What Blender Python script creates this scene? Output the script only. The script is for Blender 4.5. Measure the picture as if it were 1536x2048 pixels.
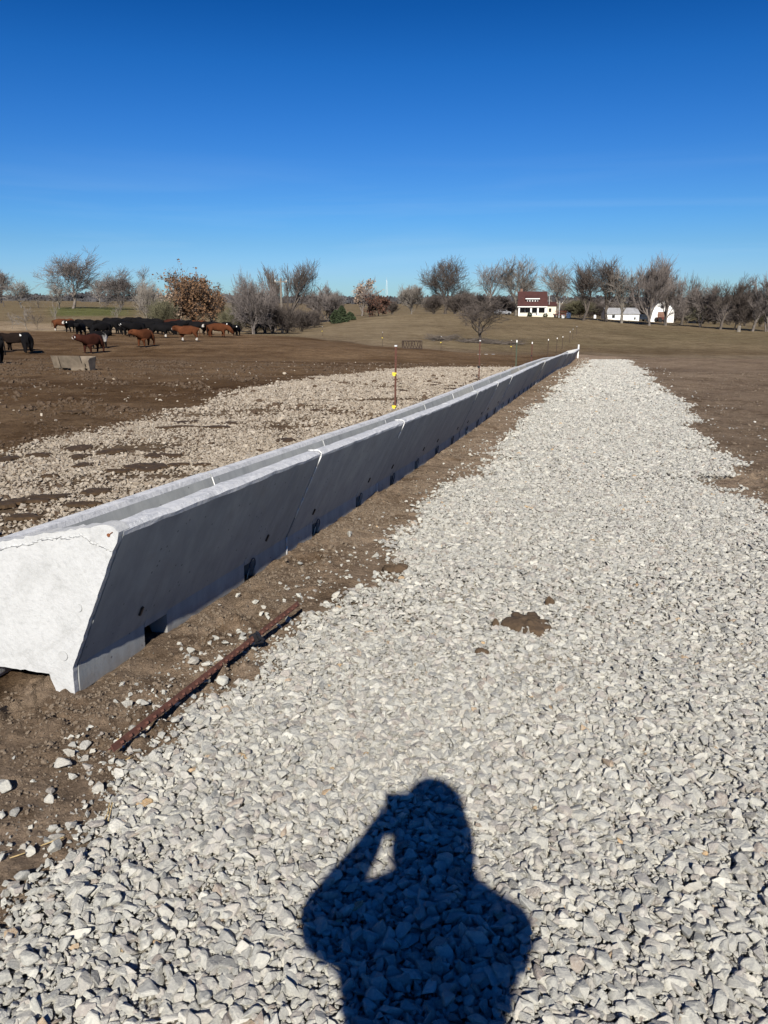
import bpy, bmesh, math, random
import numpy as np
from mathutils import Vector, Matrix, Euler

# ------------------------------------------------------------------ clear
for o in list(bpy.data.objects): bpy.data.objects.remove(o, do_unlink=True)
SC = bpy.context.scene
COL = SC.collection
R = math.radians
rng = np.random.default_rng(7)
random.seed(7)

# ------------------------------------------------------------------ camera, world, sun, exposure
FPX = 1540.0
PITCH = math.atan(424 / FPX)
CP, SP = math.cos(PITCH), math.sin(PITCH)
CAM_Z = 1.6
cd = bpy.data.cameras.new('camera'); cam = bpy.data.objects.new('camera', cd); COL.objects.link(cam)
cam.location = (0, 0, CAM_Z); cam.rotation_euler = (R(90) - PITCH, 0, 0)
cd.sensor_fit = 'VERTICAL'; cd.sensor_height = 24.0; cd.lens = 24.0 * FPX / 2048
cd.clip_start = 0.02; cd.clip_end = 9000
SC.camera = cam
SC.render.resolution_x, SC.render.resolution_y = 768, 1024

SUN_EL, SUN_AZ = R(35.6), R(1.4)          # the light travels away from the camera, 1.4 degrees to the right
w = bpy.data.worlds.new('World'); SC.world = w; w.use_nodes = True
nt = w.node_tree; nt.nodes.clear()
sky = nt.nodes.new('ShaderNodeTexSky'); sky.sky_type = 'NISHITA'; sky.sun_disc = False
sky.sun_elevation = SUN_EL; sky.sun_rotation = R(180) + SUN_AZ
sky.altitude = 300; sky.air_density = 0.95; sky.dust_density = 0.25; sky.ozone_density = 3.2
bg = nt.nodes.new('ShaderNodeBackground'); bg.inputs['Strength'].default_value = 0.075
wo = nt.nodes.new('ShaderNodeOutputWorld')
hs = nt.nodes.new('ShaderNodeHueSaturation'); hs.inputs['Saturation'].default_value = 1.22
nt.links.new(sky.outputs[0], hs.inputs['Color'])
# clear, dry winter air: deeper and bluer than the sky model at every height, the same all the way round
tc = nt.nodes.new('ShaderNodeTexCoord'); sx = nt.nodes.new('ShaderNodeSeparateXYZ'); cr = nt.nodes.new('ShaderNodeValToRGB')
nt.links.new(tc.outputs['Generated'], sx.inputs[0]); nt.links.new(sx.outputs[2], cr.inputs[0])
_st = [(0.0030, (0.381, 0.619, 0.928)), (0.0323, (0.369, 0.574, 0.911)), (0.0662, (0.330, 0.546, 0.819)), (0.0937, (0.295, 0.547, 0.840)), (0.1325, (0.269, 0.525, 0.836)), (0.1958, (0.190, 0.479, 0.817)), (0.2545, (0.118, 0.433, 0.769)), (0.3085, (0.059, 0.345, 0.656)), (0.5000, (0.042, 0.285, 0.590)), (1.0000, (0.036, 0.250, 0.540))]
while len(cr.color_ramp.elements) < len(_st): cr.color_ramp.elements.new(0.5)
for e_, (p_, c_) in zip(cr.color_ramp.elements, _st): e_.position = p_; e_.color = c_ + (1,)
# faint cirrus veils low in the sky, all the way round
mpw = nt.nodes.new('ShaderNodeMapping'); mpw.inputs['Scale'].default_value = (1.3, 1.3, 16); mpw.inputs['Rotation'].default_value = (0.10, 0.06, 0.3)
nt.links.new(tc.outputs['Generated'], mpw.inputs['Vector']); nzw = nt.nodes.new('ShaderNodeTexNoise'); nzw.inputs['Scale'].default_value = 1.6; nzw.inputs['Detail'].default_value = 7; nzw.inputs['Distortion'].default_value = .5
nt.links.new(mpw.outputs[0], nzw.inputs['Vector']); cw = nt.nodes.new('ShaderNodeValToRGB'); nt.links.new(nzw.outputs['Fac'], cw.inputs[0])
cw.color_ramp.elements[0].position = .50; cw.color_ramp.elements[0].color = (0, 0, 0, 1); cw.color_ramp.elements[1].position = .80; cw.color_ramp.elements[1].color = (1, 1, 1, 1)
ce = nt.nodes.new('ShaderNodeValToRGB'); nt.links.new(sx.outputs[2], ce.inputs[0]); ce.color_ramp.elements[0].position = .02; ce.color_ramp.elements[0].color = (0, 0, 0, 1); ce.color_ramp.elements[1].position = .055; ce.color_ramp.elements[1].color = (1, 1, 1, 1)
e3 = ce.color_ramp.elements.new(.10); e3.color = (.8, .8, .8, 1); e3 = ce.color_ramp.elements.new(.17); e3.color = (0, 0, 0, 1)
mw = nt.nodes.new('ShaderNodeMath'); mw.operation = 'MULTIPLY'; nt.links.new(cw.outputs[0], mw.inputs[0]); nt.links.new(ce.outputs[0], mw.inputs[1])
mw2 = nt.nodes.new('ShaderNodeMath'); mw2.operation = 'MULTIPLY'; nt.links.new(mw.outputs[0], mw2.inputs[0]); mw2.inputs[1].default_value = .15
mx = nt.nodes.new('ShaderNodeMix'); mx.data_type = 'RGBA'; mx.blend_type = 'MULTIPLY'; mx.inputs[0].default_value = 1
nt.links.new(hs.outputs[0], mx.inputs[6]); nt.links.new(cr.outputs[0], mx.inputs[7]); 
mc = nt.nodes.new('ShaderNodeMix'); mc.data_type = 'RGBA'; nt.links.new(mw2.outputs[0], mc.inputs[0]); nt.links.new(mx.outputs[2], mc.inputs[6]); mc.inputs[7].default_value = (6.2, 7.6, 8.6, 1)
nt.links.new(mc.outputs[2], bg.inputs['Color'])
nt.links.new(bg.outputs[0], wo.inputs['Surface'])
ld = bpy.data.lights.new('sun', 'SUN'); ld.energy = 5.0; ld.angle = R(0.53); ld.color = (1, 0.95, 0.86)
sun = bpy.data.objects.new('sun', ld); COL.objects.link(sun)
LD = Vector((math.sin(SUN_AZ) * math.cos(SUN_EL), math.cos(SUN_AZ) * math.cos(SUN_EL), -math.sin(SUN_EL)))
sun.rotation_euler = LD.to_track_quat('-Z', 'Y').to_euler(); sun.location = (0, -10, 20)
SC.render.engine = 'CYCLES'
SC.cycles.max_bounces = 5; SC.cycles.diffuse_bounces = 2; SC.cycles.glossy_bounces = 2
vs = SC.view_settings
vs.view_transform = 'Standard'; vs.look = 'None'; vs.gamma = 1; vs.use_curve_mapping = False
vs.exposure = 0.59

# ------------------------------------------------------------------ helpers
def tag(o, label=None, cat=None, group=None, kind=None):
    if label: o['label'] = label
    if cat: o['category'] = cat
    if group: o['group'] = group
    if kind: o['kind'] = kind
    return o

def mesh_np(name, V, Fc, smooth=False):
    """mesh from a vertex array and a face array (triangles or quads)"""
    V = np.asarray(V, dtype=np.float32); Fc = np.asarray(Fc, dtype=np.int32)
    me = bpy.data.meshes.new(name)
    n, k = Fc.shape
    me.vertices.add(len(V)); me.vertices.foreach_set('co', V.ravel())
    me.loops.add(n * k); me.loops.foreach_set('vertex_index', Fc.ravel())
    me.polygons.add(n); me.polygons.foreach_set('loop_start', np.arange(0, n * k, k, dtype=np.int32))
    me.polygons.foreach_set('loop_total', np.full(n, k, dtype=np.int32))
    me.polygons.foreach_set('use_smooth', np.full(n, smooth))
    me.update(calc_edges=True)
    return me

def link(name, me, mat=None, parent=None, loc=None):
    o = bpy.data.objects.new(name, me); COL.objects.link(o)
    if mat is not None:
        if len(me.materials) == 0: me.materials.append(mat)
    if parent is not None: o.parent = parent
    if loc is not None: o.location = loc
    return o

def empty(name, loc, rz=0):
    o = bpy.data.objects.new(name, None); COL.objects.link(o)
    o.empty_display_size = 0.2; o.location = loc; o.rotation_euler = (0, 0, rz)
    return o

def copy_tree(o, parent=None):
    c = o.copy(); COL.objects.link(c)
    c.parent = parent
    for ch in list(o.children): copy_tree(ch, c)
    return c

class MB:
    """collects boxes, bars and prisms; build() links them as one mesh"""
    def __init__(s): s.v = []; s.f = []
    def add(s, vs_, fs):
        b = len(s.v); s.v += [tuple(p) for p in vs_]; s.f += [tuple(i + b for i in q) for q in fs]
    def box(s, c, d, rz=0, rx=0, ry=0):
        m = Euler((rx, ry, rz)).to_matrix(); hx, hy, hz = d[0] / 2, d[1] / 2, d[2] / 2
        vs_ = [Vector(c) + m @ Vector((x * hx, y * hy, z * hz)) for x in (-1, 1) for y in (-1, 1) for z in (-1, 1)]
        s.add(vs_, [(0, 1, 3, 2), (4, 6, 7, 5), (0, 4, 5, 1), (2, 3, 7, 6), (0, 2, 6, 4), (1, 5, 7, 3)])
    def tube(s, a, b, r0, r1=None, n=6):
        a, b = Vector(a), Vector(b); r1 = r0 if r1 is None else r1
        d = (b - a).normalized(); u = d.orthogonal().normalized(); v = d.cross(u)
        vs_ = [p + (u * math.cos(6.2832 * k / n) + v * math.sin(6.2832 * k / n)) * r for p, r in ((a, r0), (b, r1)) for k in range(n)]
        fs = [(k, (k + 1) % n, n + (k + 1) % n, n + k) for k in range(n)] + [tuple(range(n))[::-1], tuple(range(n, 2 * n))]
        s.add(vs_, fs)
    def prism(s, poly, a, b, frame):
        """poly: 2D outline; frame(p2, t) -> 3D"""
        n = len(poly)
        vs_ = [frame(p, a) for p in poly] + [frame(p, b) for p in poly]
        s.add(vs_, [(k, (k + 1) % n, n + (k + 1) % n, n + k) for k in range(n)] + [tuple(range(n))[::-1], tuple(range(n, 2 * n))])
    def mesh(s, name, smooth=False):
        me = bpy.data.meshes.new(name); me.from_pydata([tuple(p) for p in s.v], [], s.f)
        bm = bmesh.new(); bm.from_mesh(me); bmesh.ops.recalc_face_normals(bm, faces=bm.faces); bm.to_mesh(me); bm.free()
        if smooth: me.polygons.foreach_set('use_smooth', [True] * len(me.polygons))
        me.update(); return me
    def build(s, name, mat, parent=None, loc=None, smooth=False):
        return link(name, s.mesh(name, smooth), mat, parent, loc)

def _hash(ix, iy, seed):
    h = (ix.astype(np.int64) * 374761393 + iy.astype(np.int64) * 668265263 + seed * 1274126177) & 0xffffffff
    h = ((h ^ (h >> 13)) * 1274126177) & 0xffffffff
    return ((h ^ (h >> 16)) & 0xffff) / 65535.0
def vnoise(x, y, seed=0):
    ix, iy = np.floor(x), np.floor(y); fx, fy = x - ix, y - iy
    fx = fx * fx * (3 - 2 * fx); fy = fy * fy * (3 - 2 * fy)
    a, b = _hash(ix, iy, seed), _hash(ix + 1, iy, seed); c, d = _hash(ix, iy + 1, seed), _hash(ix + 1, iy + 1, seed)
    return (a + (b - a) * fx) * (1 - fy) + (c + (d - c) * fx) * fy
def fbm(x, y, oct=4, seed=0):
    x = np.asarray(x, dtype=float); y = np.asarray(y, dtype=float)
    t = 0; a = 0.5
    for k in range(oct):
        t = t + a * (vnoise(x, y, seed + k) * 2 - 1); x = x * 2.03 + 5.1; y = y * 2.03 + 1.7; a *= 0.5
    return t
def sstep(a, b, x):
    t = np.clip((x - a) / (b - a), 0, 1); return t * t * (3 - 2 * t)

# ------------------------------------------------------------------ terrain
def ray(px, py):
    X = (px - 768) / FPX; Y = (1024 - py) / FPX
    return X, CP + SP * Y, -SP + CP * Y
def depress(py):                       # -z/y of a picture row (for the middle column)
    _, a, b = ray(768, py); return -b / a
AX, AY = 0.271, 0.9626                 # the feed bunk's direction over the ground
def S_(x, y): return (x + 1.40) * AX + (y - 3.19) * AY       # metres along the bunk
def U_(x, y): return (x + 1.40) * AY - (y - 3.19) * AX       # metres to its right
def XY(s, u): return -1.40 + AX * s + AY * u, 3.19 + AY * s - AX * u
FS = np.array([(-400, -1.5), (-30, -1.5), (-10, -1.45), (-2.69, -1.6), (0, -1.74), (2.44, -1.86), (4.9, -1.99), (7.3, -2.12), (9.8, -2.23),
               (12.2, -2.33), (17, -2.50), (23, -2.74), (29, -3.0), (36, -3.30), (43, -3.72), (50, -4.1), (61, -4.5), (90, -5.2), (140, -5.6), (9000, -6)])
def foot(s): return np.interp(s, FS[:, 0], FS[:, 1]) + CAM_Z
_cols = np.array([-500, 0, 300, 450, 600, 700, 800, 930, 1050, 1200, 1300, 1536, 2100], float)
_ds = np.array([50, 60, 70, 82, 95, 120, 170, 200, 230, 330, 500, 900, 1800, 5000], float)
_tab = np.array([
    [705, 693, 682, 671, 661, 648, 628, 620, 614, 607, 603, 601.5, 600.5, 600],
    [705, 693, 682, 671, 661, 646, 624, 616, 611, 606, 603, 601, 600.3, 600],
    [706, 694, 683, 672, 662, 652, 634, 623, 617, 610, 606, 603, 601, 600],
    [706, 694, 684, 675, 668, 664, 652, 640, 632, 619, 610, 605, 602, 600.5],
    [707, 696, 686, 678, 672, 667, 657, 648, 640, 626, 614, 607, 603, 601],
    [710, 699, 690, 684, 678, 664, 648, 641, 637, 628, 616, 608, 603, 601],
    [716, 704, 696, 690, 682, 664, 644, 633, 627.5, 626, 617, 608, 603, 601],
    [722, 712, 706, 698, 688, 668, 645, 634, 628, 627, 617, 608, 603, 601],
    [724, 716, 710, 702, 691, 671, 648, 637, 631, 629, 618, 608, 603, 601],
    [726, 719, 712, 704, 695, 676, 655, 645, 637, 635, 620, 609, 603, 601],
    [727, 720, 714, 706, 697, 680, 660, 651, 644, 640, 624, 610, 604, 601],
    [728, 722, 716, 708, 700, 685, 668, 661, 655, 650, 630, 612, 604, 601],
    [730, 724, 718, 710, 702, 688, 672, 666, 660, 655, 634, 614, 604, 601]])
_NA, _ND = 180, 220
_ga = np.linspace(-500, 2100, _NA); _gd = np.linspace(math.log(50), math.log(5000), _ND)
_zt = -np.vectorize(depress)(_tab) * _ds[None, :]
_t1 = np.array([np.interp(_gd, np.log(_ds), r) for r in _zt])
_grid = np.array([np.interp(_ga, _cols, _t1[:, j]) for j in range(_ND)]).T
def _blur(g, n):
    for _ in range(n):
        p = np.pad(g, 1, mode='edge'); g = (p[:-2, 1:-1] + p[2:, 1:-1] + p[1:-1, :-2] + p[1:-1, 2:] + 4 * g) / 8
    return g
_grid = _blur(_grid, 10)
def pxcol(x, y): return 768 + FPX * CP * 1.0763 * np.asarray(x) / np.maximum(y, 1e-3) * (1 / (CP * CP)) / 1.0763
def terrain(x, y):
    x = np.asarray(x, float); y = np.asarray(y, float)
    near = foot(S_(x, y)) - CAM_Z
    near = np.where(y < 0, foot(S_(x * 0.0, y)) - CAM_Z, near)
    a = (np.clip(pxcol(x, np.maximum(y, 1)), -500, 2100) + 500) / 2600 * (_NA - 1)
    d = (np.clip(np.log(np.maximum(y, 50)), math.log(50), math.log(5000)) - math.log(50)) / math.log(100) * (_ND - 1)
    ia = np.minimum(a.astype(int), _NA - 2); idd = np.minimum(d.astype(int), _ND - 2); fa, fd = a - ia, d - idd
    far = (_grid[ia, idd] * (1 - fa) + _grid[ia + 1, idd] * fa) * (1 - fd) + (_grid[ia, idd + 1] * (1 - fa) + _grid[ia + 1, idd + 1] * fa) * fd
    k = sstep(50, 66, y)
    # the bunk's own line keeps its measured profile
    u = U_(x, y)
    return near * (1 - k) + far * k + CAM_Z
def ground_z(x, y): return float(terrain(np.array([x]), np.array([y]))[0])
def hit(px, py, zoff=0.0):
    X, Y, Z = ray(px, py); t = 0.8
    ts = 0.8 * 1.0025 ** np.arange(3600)
    below = (Z * ts + CAM_Z) < terrain(X * ts, Y * ts) + zoff
    i = int(np.argmax(below)) if below.any() else len(ts) - 1
    t = ts[i]; return Vector((X * t, Y * t, ground_z(X * t, Y * t)))
def at_depth(px, y):                    # ground point in a picture column at a given distance
    X, Y, Z = ray(px, 615); x = X / Y * y
    return Vector((x, y, ground_z(x, y)))
def metres(px, y): return px * y / (FPX * 1.037)

def img_xy(x, y, z):
    zz = z - CAM_Z; den = y * CP - zz * SP; den = np.maximum(den, 1e-3)
    return 768 + FPX * x / den, 1024 - FPX * (y * SP + zz * CP) / den

def road_w(x, y):                       # 1 on the gravel road
    s, u = S_(x, y), U_(x, y)
    n = fbm(s * 0.9, u * 0.9, 4, 3) * 0.55 + fbm(s * 5, u * 5, 3, 9) * 0.25
    left = np.interp(s, [-3, -1, 0, 4, 8, 15, 30, 60], [.86, .84, .78, .80, .80, .86, 1.0, 1.35])
    right = 3.95 + 3.5 * sstep(5.5, 1.5, s) + fbm(s * 0.35, 0 * s, 3, 31) * (0.9 - .5 * sstep(6, 14, s))
    a = sstep(-0.34, 0.24, u - left + n * 0.8); b = sstep(0.35, -0.35, u - right + n)
    return a * b * sstep(60.5, 58.5, s + n)
def apron_w(x, y):
    s, u = S_(x, y), U_(x, y)
    n = fbm(s * 0.5, u * 0.5, 4, 13)
    left = np.interp(s, [-20, 0, 6, 10, 15, 23, 33, 40, 46, 60], [-5.2, -5.2, -5.9, -5.8, -7.2, -8.2, -7.2, -4, -1.2, 1])
    return sstep(-0.7, 0.5, u - left + n * 1.1) * sstep(-0.45, -0.62, u) * sstep(44, 38, s)

# zones 0 mud lot, 1 bare dirt, 2 gravel road, 3 gravel apron, 4 pasture, 5 far field
EDGE = np.array([(-600, 660), (0, 660), (160, 663), (300, 665), (450, 668), (600, 673), (700, 683), (760, 690), (860, 697), (920, 704), (1000, 708), (1060, 710), (1160, 709), (1250, 713), (1536, 717), (2200, 720)], float)
CREST = np.array([(560, 676), (600, 668), (640, 656), (700, 642), (760, 631), (800, 627), (1000, 630), (1100, 634), (1200, 640), (1300, 646), (1536, 656), (2200, 662)], float)
def zones(x, y, z):
    ix, iy = img_xy(x, y, z)
    ff = sstep(15, 30, y)
    e = np.interp(ix, EDGE[:, 0], EDGE[:, 1]) + fbm(x * 0.15, y * 0.15, 3, 21) * 3
    beyond = (iy < e) & (y > 30)
    far = beyond & ((ix < 570) | (iy < np.interp(ix, CREST[:, 0], CREST[:, 1])))
    u = U_(x, y); rw, aw = road_w(x, y), apron_w(x, y)
    zone = np.where(u < -0.35, 0, 1)
    zone = np.where(aw > 0.5, 3, zone); zone = np.where(rw > 0.5, 2, zone)
    zone = np.where(beyond, 4, zone); zone = np.where(far, 5, zone)
    return zone, rw, aw, ix, iy

def relief(X, Y, rw=None, aw=None):
    """clods, hoof marks, wheel ruts: low beneath the gravel and beside the bunk's feet"""
    X = np.asarray(X, float); Y = np.asarray(Y, float); Rr = np.hypot(X, Y); u = U_(X, Y)
    rw = road_w(X, Y) if rw is None else rw; aw = apron_w(X, Y) if aw is None else aw
    fade = sstep(60, 20, Rr); mudk = (1 - rw) * (1 - aw)
    clod = fbm(X * 7, Y * 7, 5, 41) * 0.040 + np.maximum(fbm(X * 18, Y * 18, 3, 43), 0) * 0.055
    clod = clod * (0.45 + 1.1 * sstep(0.0, 0.45, fbm(X * 1.3, Y * 1.3, 3, 47)))
    lump = fbm(X * 0.6, Y * 0.6, 3, 51) * 0.05
    lotk = sstep(-0.7, -2.5, u)
    z = fade * mudk * (clod * (1 - 0.3 * lotk)) + fade * lump * (0.4 + 0.8 * lotk) * sstep(0.0, 1.0, np.abs(u + 0.3) - 0.4) - 0.012
    return z + 0.02 * sstep(0.5, 0.0, u) * sstep(-0.1, 0.05, u) * fade

def build_ground():
    th_in = np.arange(-40, 40.01, 0.28); th_out = np.concatenate([np.arange(42, 180, 3.0), np.arange(180, 320, 3.0)])
    th = R(1) * np.concatenate([th_in, th_out])
    rr = [0.15, 0.4, 0.7]; r = 0.95
    while r < 6200:
        rr.append(r); r *= 1.0085 if r < 14 else (1.016 if r < 140 else (1.03 if r < 900 else 1.08))
    rr = np.array(rr)
    T, Rr = np.meshgrid(th, rr)
    X = Rr * np.sin(T); Y = Rr * np.cos(T)
    Z = terrain(X, Y)
    zn, rw, aw, ix, iy = zones(X, Y, Z)
    u, s = U_(X, Y), S_(X, Y)
    mudk = (1 - rw) * (1 - aw)
    fade = sstep(60, 20, Rr)
    Z = Z + relief(X, Y, rw, aw)
    # hollows and humps in the lot and the pasture
    far = sstep(40, 80, Y)
    Z = Z + far * fbm(X * 0.05, Y * 0.05, 3, 61) * 0.25 * sstep(2000, 200, Y)
    C = np.zeros(X.shape + (4,)); C[..., 3] = 1
    def setc(mask, c):
        m = mask[..., None]
        C[..., :3] = C[..., :3] * (1 - m) + np.array(c)[None, None] * m
    one = np.ones_like(X)
    setc(one, (0.262, 0.200, 0.150))                       # bare dirt
    setc(sstep(0.0, 0.4, fbm(X * 0.8, Y * 0.8, 3, 71)) * 0.5, (0.200, 0.150, 0.108))
    lot = sstep(-0.2, -0.6, u)
    setc(lot * one, (0.132, 0.087, 0.052))
    setc(lot * sstep(-0.1, 0.35, fbm(X * 0.12, Y * 0.3, 4, 73)) * 0.7, (0.070, 0.041, 0.021))
    setc(lot * sstep(0.15, 0.4, fbm(X * 0.5, Y * 0.5, 4, 74)) * 0.5, (0.150, 0.103, 0.064))
    rdirt = sstep(3, 5, u) * sstep(0, 6, s)
    setc(rdirt, (0.190, 0.143, 0.104))
    setc(rdirt * sstep(-0.2, 0.3, fbm(X * 0.25, Y * 0.25, 4, 75)) * 0.6, (0.150, 0.110, 0.080))
    setc(np.clip(rw * 1.5 - .5, 0, 1), (0.47, 0.445, 0.385))
    setc(aw * 0.9, (0.155, 0.115, 0.080))
    e = np.interp(ix, EDGE[:, 0], EDGE[:, 1]) + fbm(X * 0.15, Y * 0.15, 3, 21) * 3
    bey = sstep(1.2, -1.2, iy - e) * (Y > 30)
    setc(bey, (0.160, 0.124, 0.078))
    setc(bey * sstep(600, 900, ix) * sstep(-0.2, 0.4, fbm(X * 0.04, Y * 0.04, 4, 77)) * 0.7, (0.138, 0.110, 0.066))
    setc(bey * sstep(9, 0, e - iy) * sstep(560, 640, ix), (0.135, 0.100, 0.070))
    setc(bey * sstep(950, 1150, ix) * sstep(26, 6, e - iy) * 0.8, (0.130, 0.093, 0.058))
    setc(bey * sstep(1130, 1190, ix) * sstep(8, 3, e - iy) * 0.6, (0.205, 0.165, 0.120))
    setc(bey * sstep(16, 10, e - iy) * sstep(520, 420, ix), (0.27, 0.21, 0.145))
    setc(bey * sstep(560, 620, ix) * sstep(980, 760, ix) * (zn == 4) * 0.65, (0.205, 0.162, 0.108))
    farz = (zn == 5) * 1.0
    setc(farz * sstep(610, 600, iy) * 0.8, (0.175, 0.135, 0.085))
    setc(bey * sstep(635, 622, iy) * sstep(600, 560, ix) * 0.7, (0.150, 0.118, 0.072))
    setc(bey * sstep(85, 125, ix) * sstep(300, 220, ix) * sstep(612, 616, iy) * sstep(636, 630, iy), (0.100, 0.104, 0.042))
    nr, na = X.shape
    V = np.stack([X, Y, Z], -1).reshape(-1, 3)
    i = np.arange(nr - 1)[:, None] * na; j = np.arange(na)[None, :]; j2 = (j + 1) % na
    Q = np.stack([i + j, i + j2, i + na + j2, i + na + j], -1).reshape(-1, 4)
    zf = zn[:-1, :].reshape(-1)
    Cf = C.reshape(-1, 4)
    names = {0: ('mud_lot', 'dark brown trampled mud of the cattle lot'), 1: ('bare_dirt', 'bare brown dirt beside the bunk and the gravel road'),
             2: ('gravel_road', 'bed of the pale gravel road'), 3: ('gravel_apron', 'gravelled ground on the cattle side of the bunk'),
             4: ('pasture', 'short brown green winter pasture rising to the farmhouse'), 5: ('far_field', 'tan winter fields reaching to the horizon')}
    for k, (nm, lb) in names.items():
        q = Q[zf == k]
        if len(q) == 0: continue
        used, inv = np.unique(q, return_inverse=True)
        me = mesh_np(nm, V[used], inv.reshape(q.shape), True)
        at = me.color_attributes.new('soil', 'FLOAT_COLOR', 'POINT'); at.data.foreach_set('color', Cf[used].astype(np.float32).ravel())
        me.materials.append(M['ground'])
        o = bpy.data.objects.new(nm, me); COL.objects.link(o); o['kind'] = 'structure'; o['label'] = lb
    # centre fan hole under the camera
    a = mesh_np('dirt_patch', [(0.16 * math.sin(t), 0.16 * math.cos(t), ground_z(0, 0) - 0.012) for t in np.linspace(0, 2 * math.pi, 12, endpoint=False)], [list(range(12))[::-1]])
    at = a.color_attributes.new('soil', 'FLOAT_COLOR', 'POINT'); at.data.foreach_set('color', np.tile([0.2, 0.18, 0.155, 1], 12).astype(np.float32))
    a.materials.append(M['ground']); o = link('gravel_road', a); o['kind'] = 'structure'

# ------------------------------------------------------------------ materials
M = {}
class NG:
    def __init__(s, name, rough=0.9, spec=0.3):
        s.m = bpy.data.materials.new(name); s.m.use_nodes = True; s.t = s.m.node_tree; s.b = s.t.nodes['Principled BSDF']
        s.b.inputs['Roughness'].default_value = rough; s.b.inputs['Specular IOR Level'].default_value = spec
        s.co = s.t.nodes.new('ShaderNodeTexCoord'); M[name] = s.m
    def n(s, t, **kw):
        x = s.t.nodes.new(t)
        for k, v in kw.items():
            if k in x.inputs: x.inputs[k].default_value = v
            else: setattr(x, k, v)
        return x
    def l(s, a, b): s.t.links.new(a, b)
    def noise(s, scale, detail=4, rough=0.6, vec='Object', dist=0.0):
        x = s.n('ShaderNodeTexNoise', Scale=scale, Detail=detail, Roughness=rough, Distortion=dist)
        s.l(vec if not isinstance(vec, str) else s.co.outputs[vec], x.inputs['Vector']); return x.outputs['Fac']
    def ramp(s, fac, stops):
        x = s.n('ShaderNodeValToRGB'); e = x.color_ramp.elements
        while len(e) < len(stops): e.new(0.5)
        for q, (p, c) in zip(e, stops): q.position = p; q.color = tuple(c) + (1,) if len(c) == 3 else c
        s.l(fac, x.inputs['Fac']); return x.outputs['Color']
    def mix(s, fac, a, b, blend='MIX'):
        x = s.n('ShaderNodeMix', data_type='RGBA', blend_type=blend)
        for v, i in ((fac, 0), (a, 6), (b, 7)):
            if isinstance(v, (int, float)): x.inputs[i].default_value = v
            elif isinstance(v, tuple): x.inputs[i].default_value = v + (1,) if len(v) == 3 else v
            else: s.l(v, x.inputs[i])
        return x.outputs[2]
    def math(s, op, a, b=0.0):
        x = s.n('ShaderNodeMath', operation=op)
        for v, i in ((a, 0), (b, 1)):
            if isinstance(v, (int, float)): x.inputs[i].default_value = v
            else: s.l(v, x.inputs[i])
        return x.outputs[0]
    def bump(s, h, dist=0.01, strength=1.0, prev=None):
        x = s.n('ShaderNodeBump', Distance=dist, Strength=strength); s.l(h, x.inputs['Height'])
        if prev is not None: s.l(prev, x.inputs['Normal'])
        s.l(x.outputs[0], s.b.inputs['Normal']); return x.outputs[0]
    def color(s, c):
        if isinstance(c, tuple): s.b.inputs['Base Color'].default_value = c + (1,)
        else: s.l(c, s.b.inputs['Base Color'])
        return s.m

def simple(name, c, rough=0.8, var=0.25, scale=3.0, bump=0.0, spec=0.3, metal=0.0):
    g = NG(name, rough, spec); g.b.inputs['Metallic'].default_value = metal
    f = g.noise(scale, 5, 0.65)
    k1 = tuple(v * (1 - var) for v in c); k2 = tuple(min(1, v * (1 + var)) for v in c)
    g.color(g.ramp(f, [(0.3, k1), (0.7, k2)]))
    if bump: g.bump(f, bump)
    return g.m

g = NG('ground', 1.0, 0.02)
at = g.n('ShaderNodeAttribute', attribute_name='soil')
n1 = g.noise(9, 8, 0.72); n2 = g.noise(1.3, 5, 0.6); n3 = g.noise(60, 4, 0.7); n4 = g.noise(0.12, 5, 0.62)
c = g.mix(1.0, at.outputs['Color'], g.ramp(n1, [(0.3, (0.6, 0.57, 0.54)), (0.5, (1.0, 1.0, 1.0)), (0.72, (1.45, 1.42, 1.38))]), 'MULTIPLY')
c = g.mix(1.0, c, g.ramp(n2, [(0.3, (0.82, 0.80, 0.78)), (0.7, (1.15, 1.15, 1.15))]), 'MULTIPLY')
c = g.mix(1.0, c, g.ramp(n4, [(0.35, (0.82, 0.81, 0.78)), (0.65, (1.14, 1.15, 1.12))]), 'MULTIPLY')
c = g.mix(1.0, c, g.ramp(n3, [(0.35, (0.8, 0.8, 0.8)), (0.6, (1.12, 1.12, 1.12))]), 'MULTIPLY')
n5 = g.noise(0.55, 6, 0.7); n6 = g.noise(3.2, 5, 0.7)
c = g.mix(1.0, c, g.ramp(n5, [(0.36, (0.70, 0.66, 0.62)), (0.5, (1, 1, 1)), (0.66, (1.16, 1.16, 1.14))]), 'MULTIPLY')
c = g.mix(1.0, c, g.ramp(n6, [(0.34, (0.66, 0.62, 0.58)), (0.46, (1, 1, 1)), (0.66, (1.12, 1.12, 1.12))]), 'MULTIPLY')
# pale grit flecks trodden into the soil
vo = g.n('ShaderNodeTexVoronoi', Scale=38.0); g.l(g.co.outputs['Object'], vo.inputs['Vector'])
fl = g.math('MULTIPLY', g.math('LESS_THAN', vo.outputs['Distance'], 0.17), g.math('GREATER_THAN', g.noise(7, 3, 0.5), 0.60))
c = g.mix(fl, c, (0.27, 0.24, 0.20))
g.color(c)
b1 = g.bump(g.noise(34, 8, 0.8), 0.03, 1.0)
b2 = g.bump(g.noise(3.0, 7, 0.72), 0.11, 0.75, b1)

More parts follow.
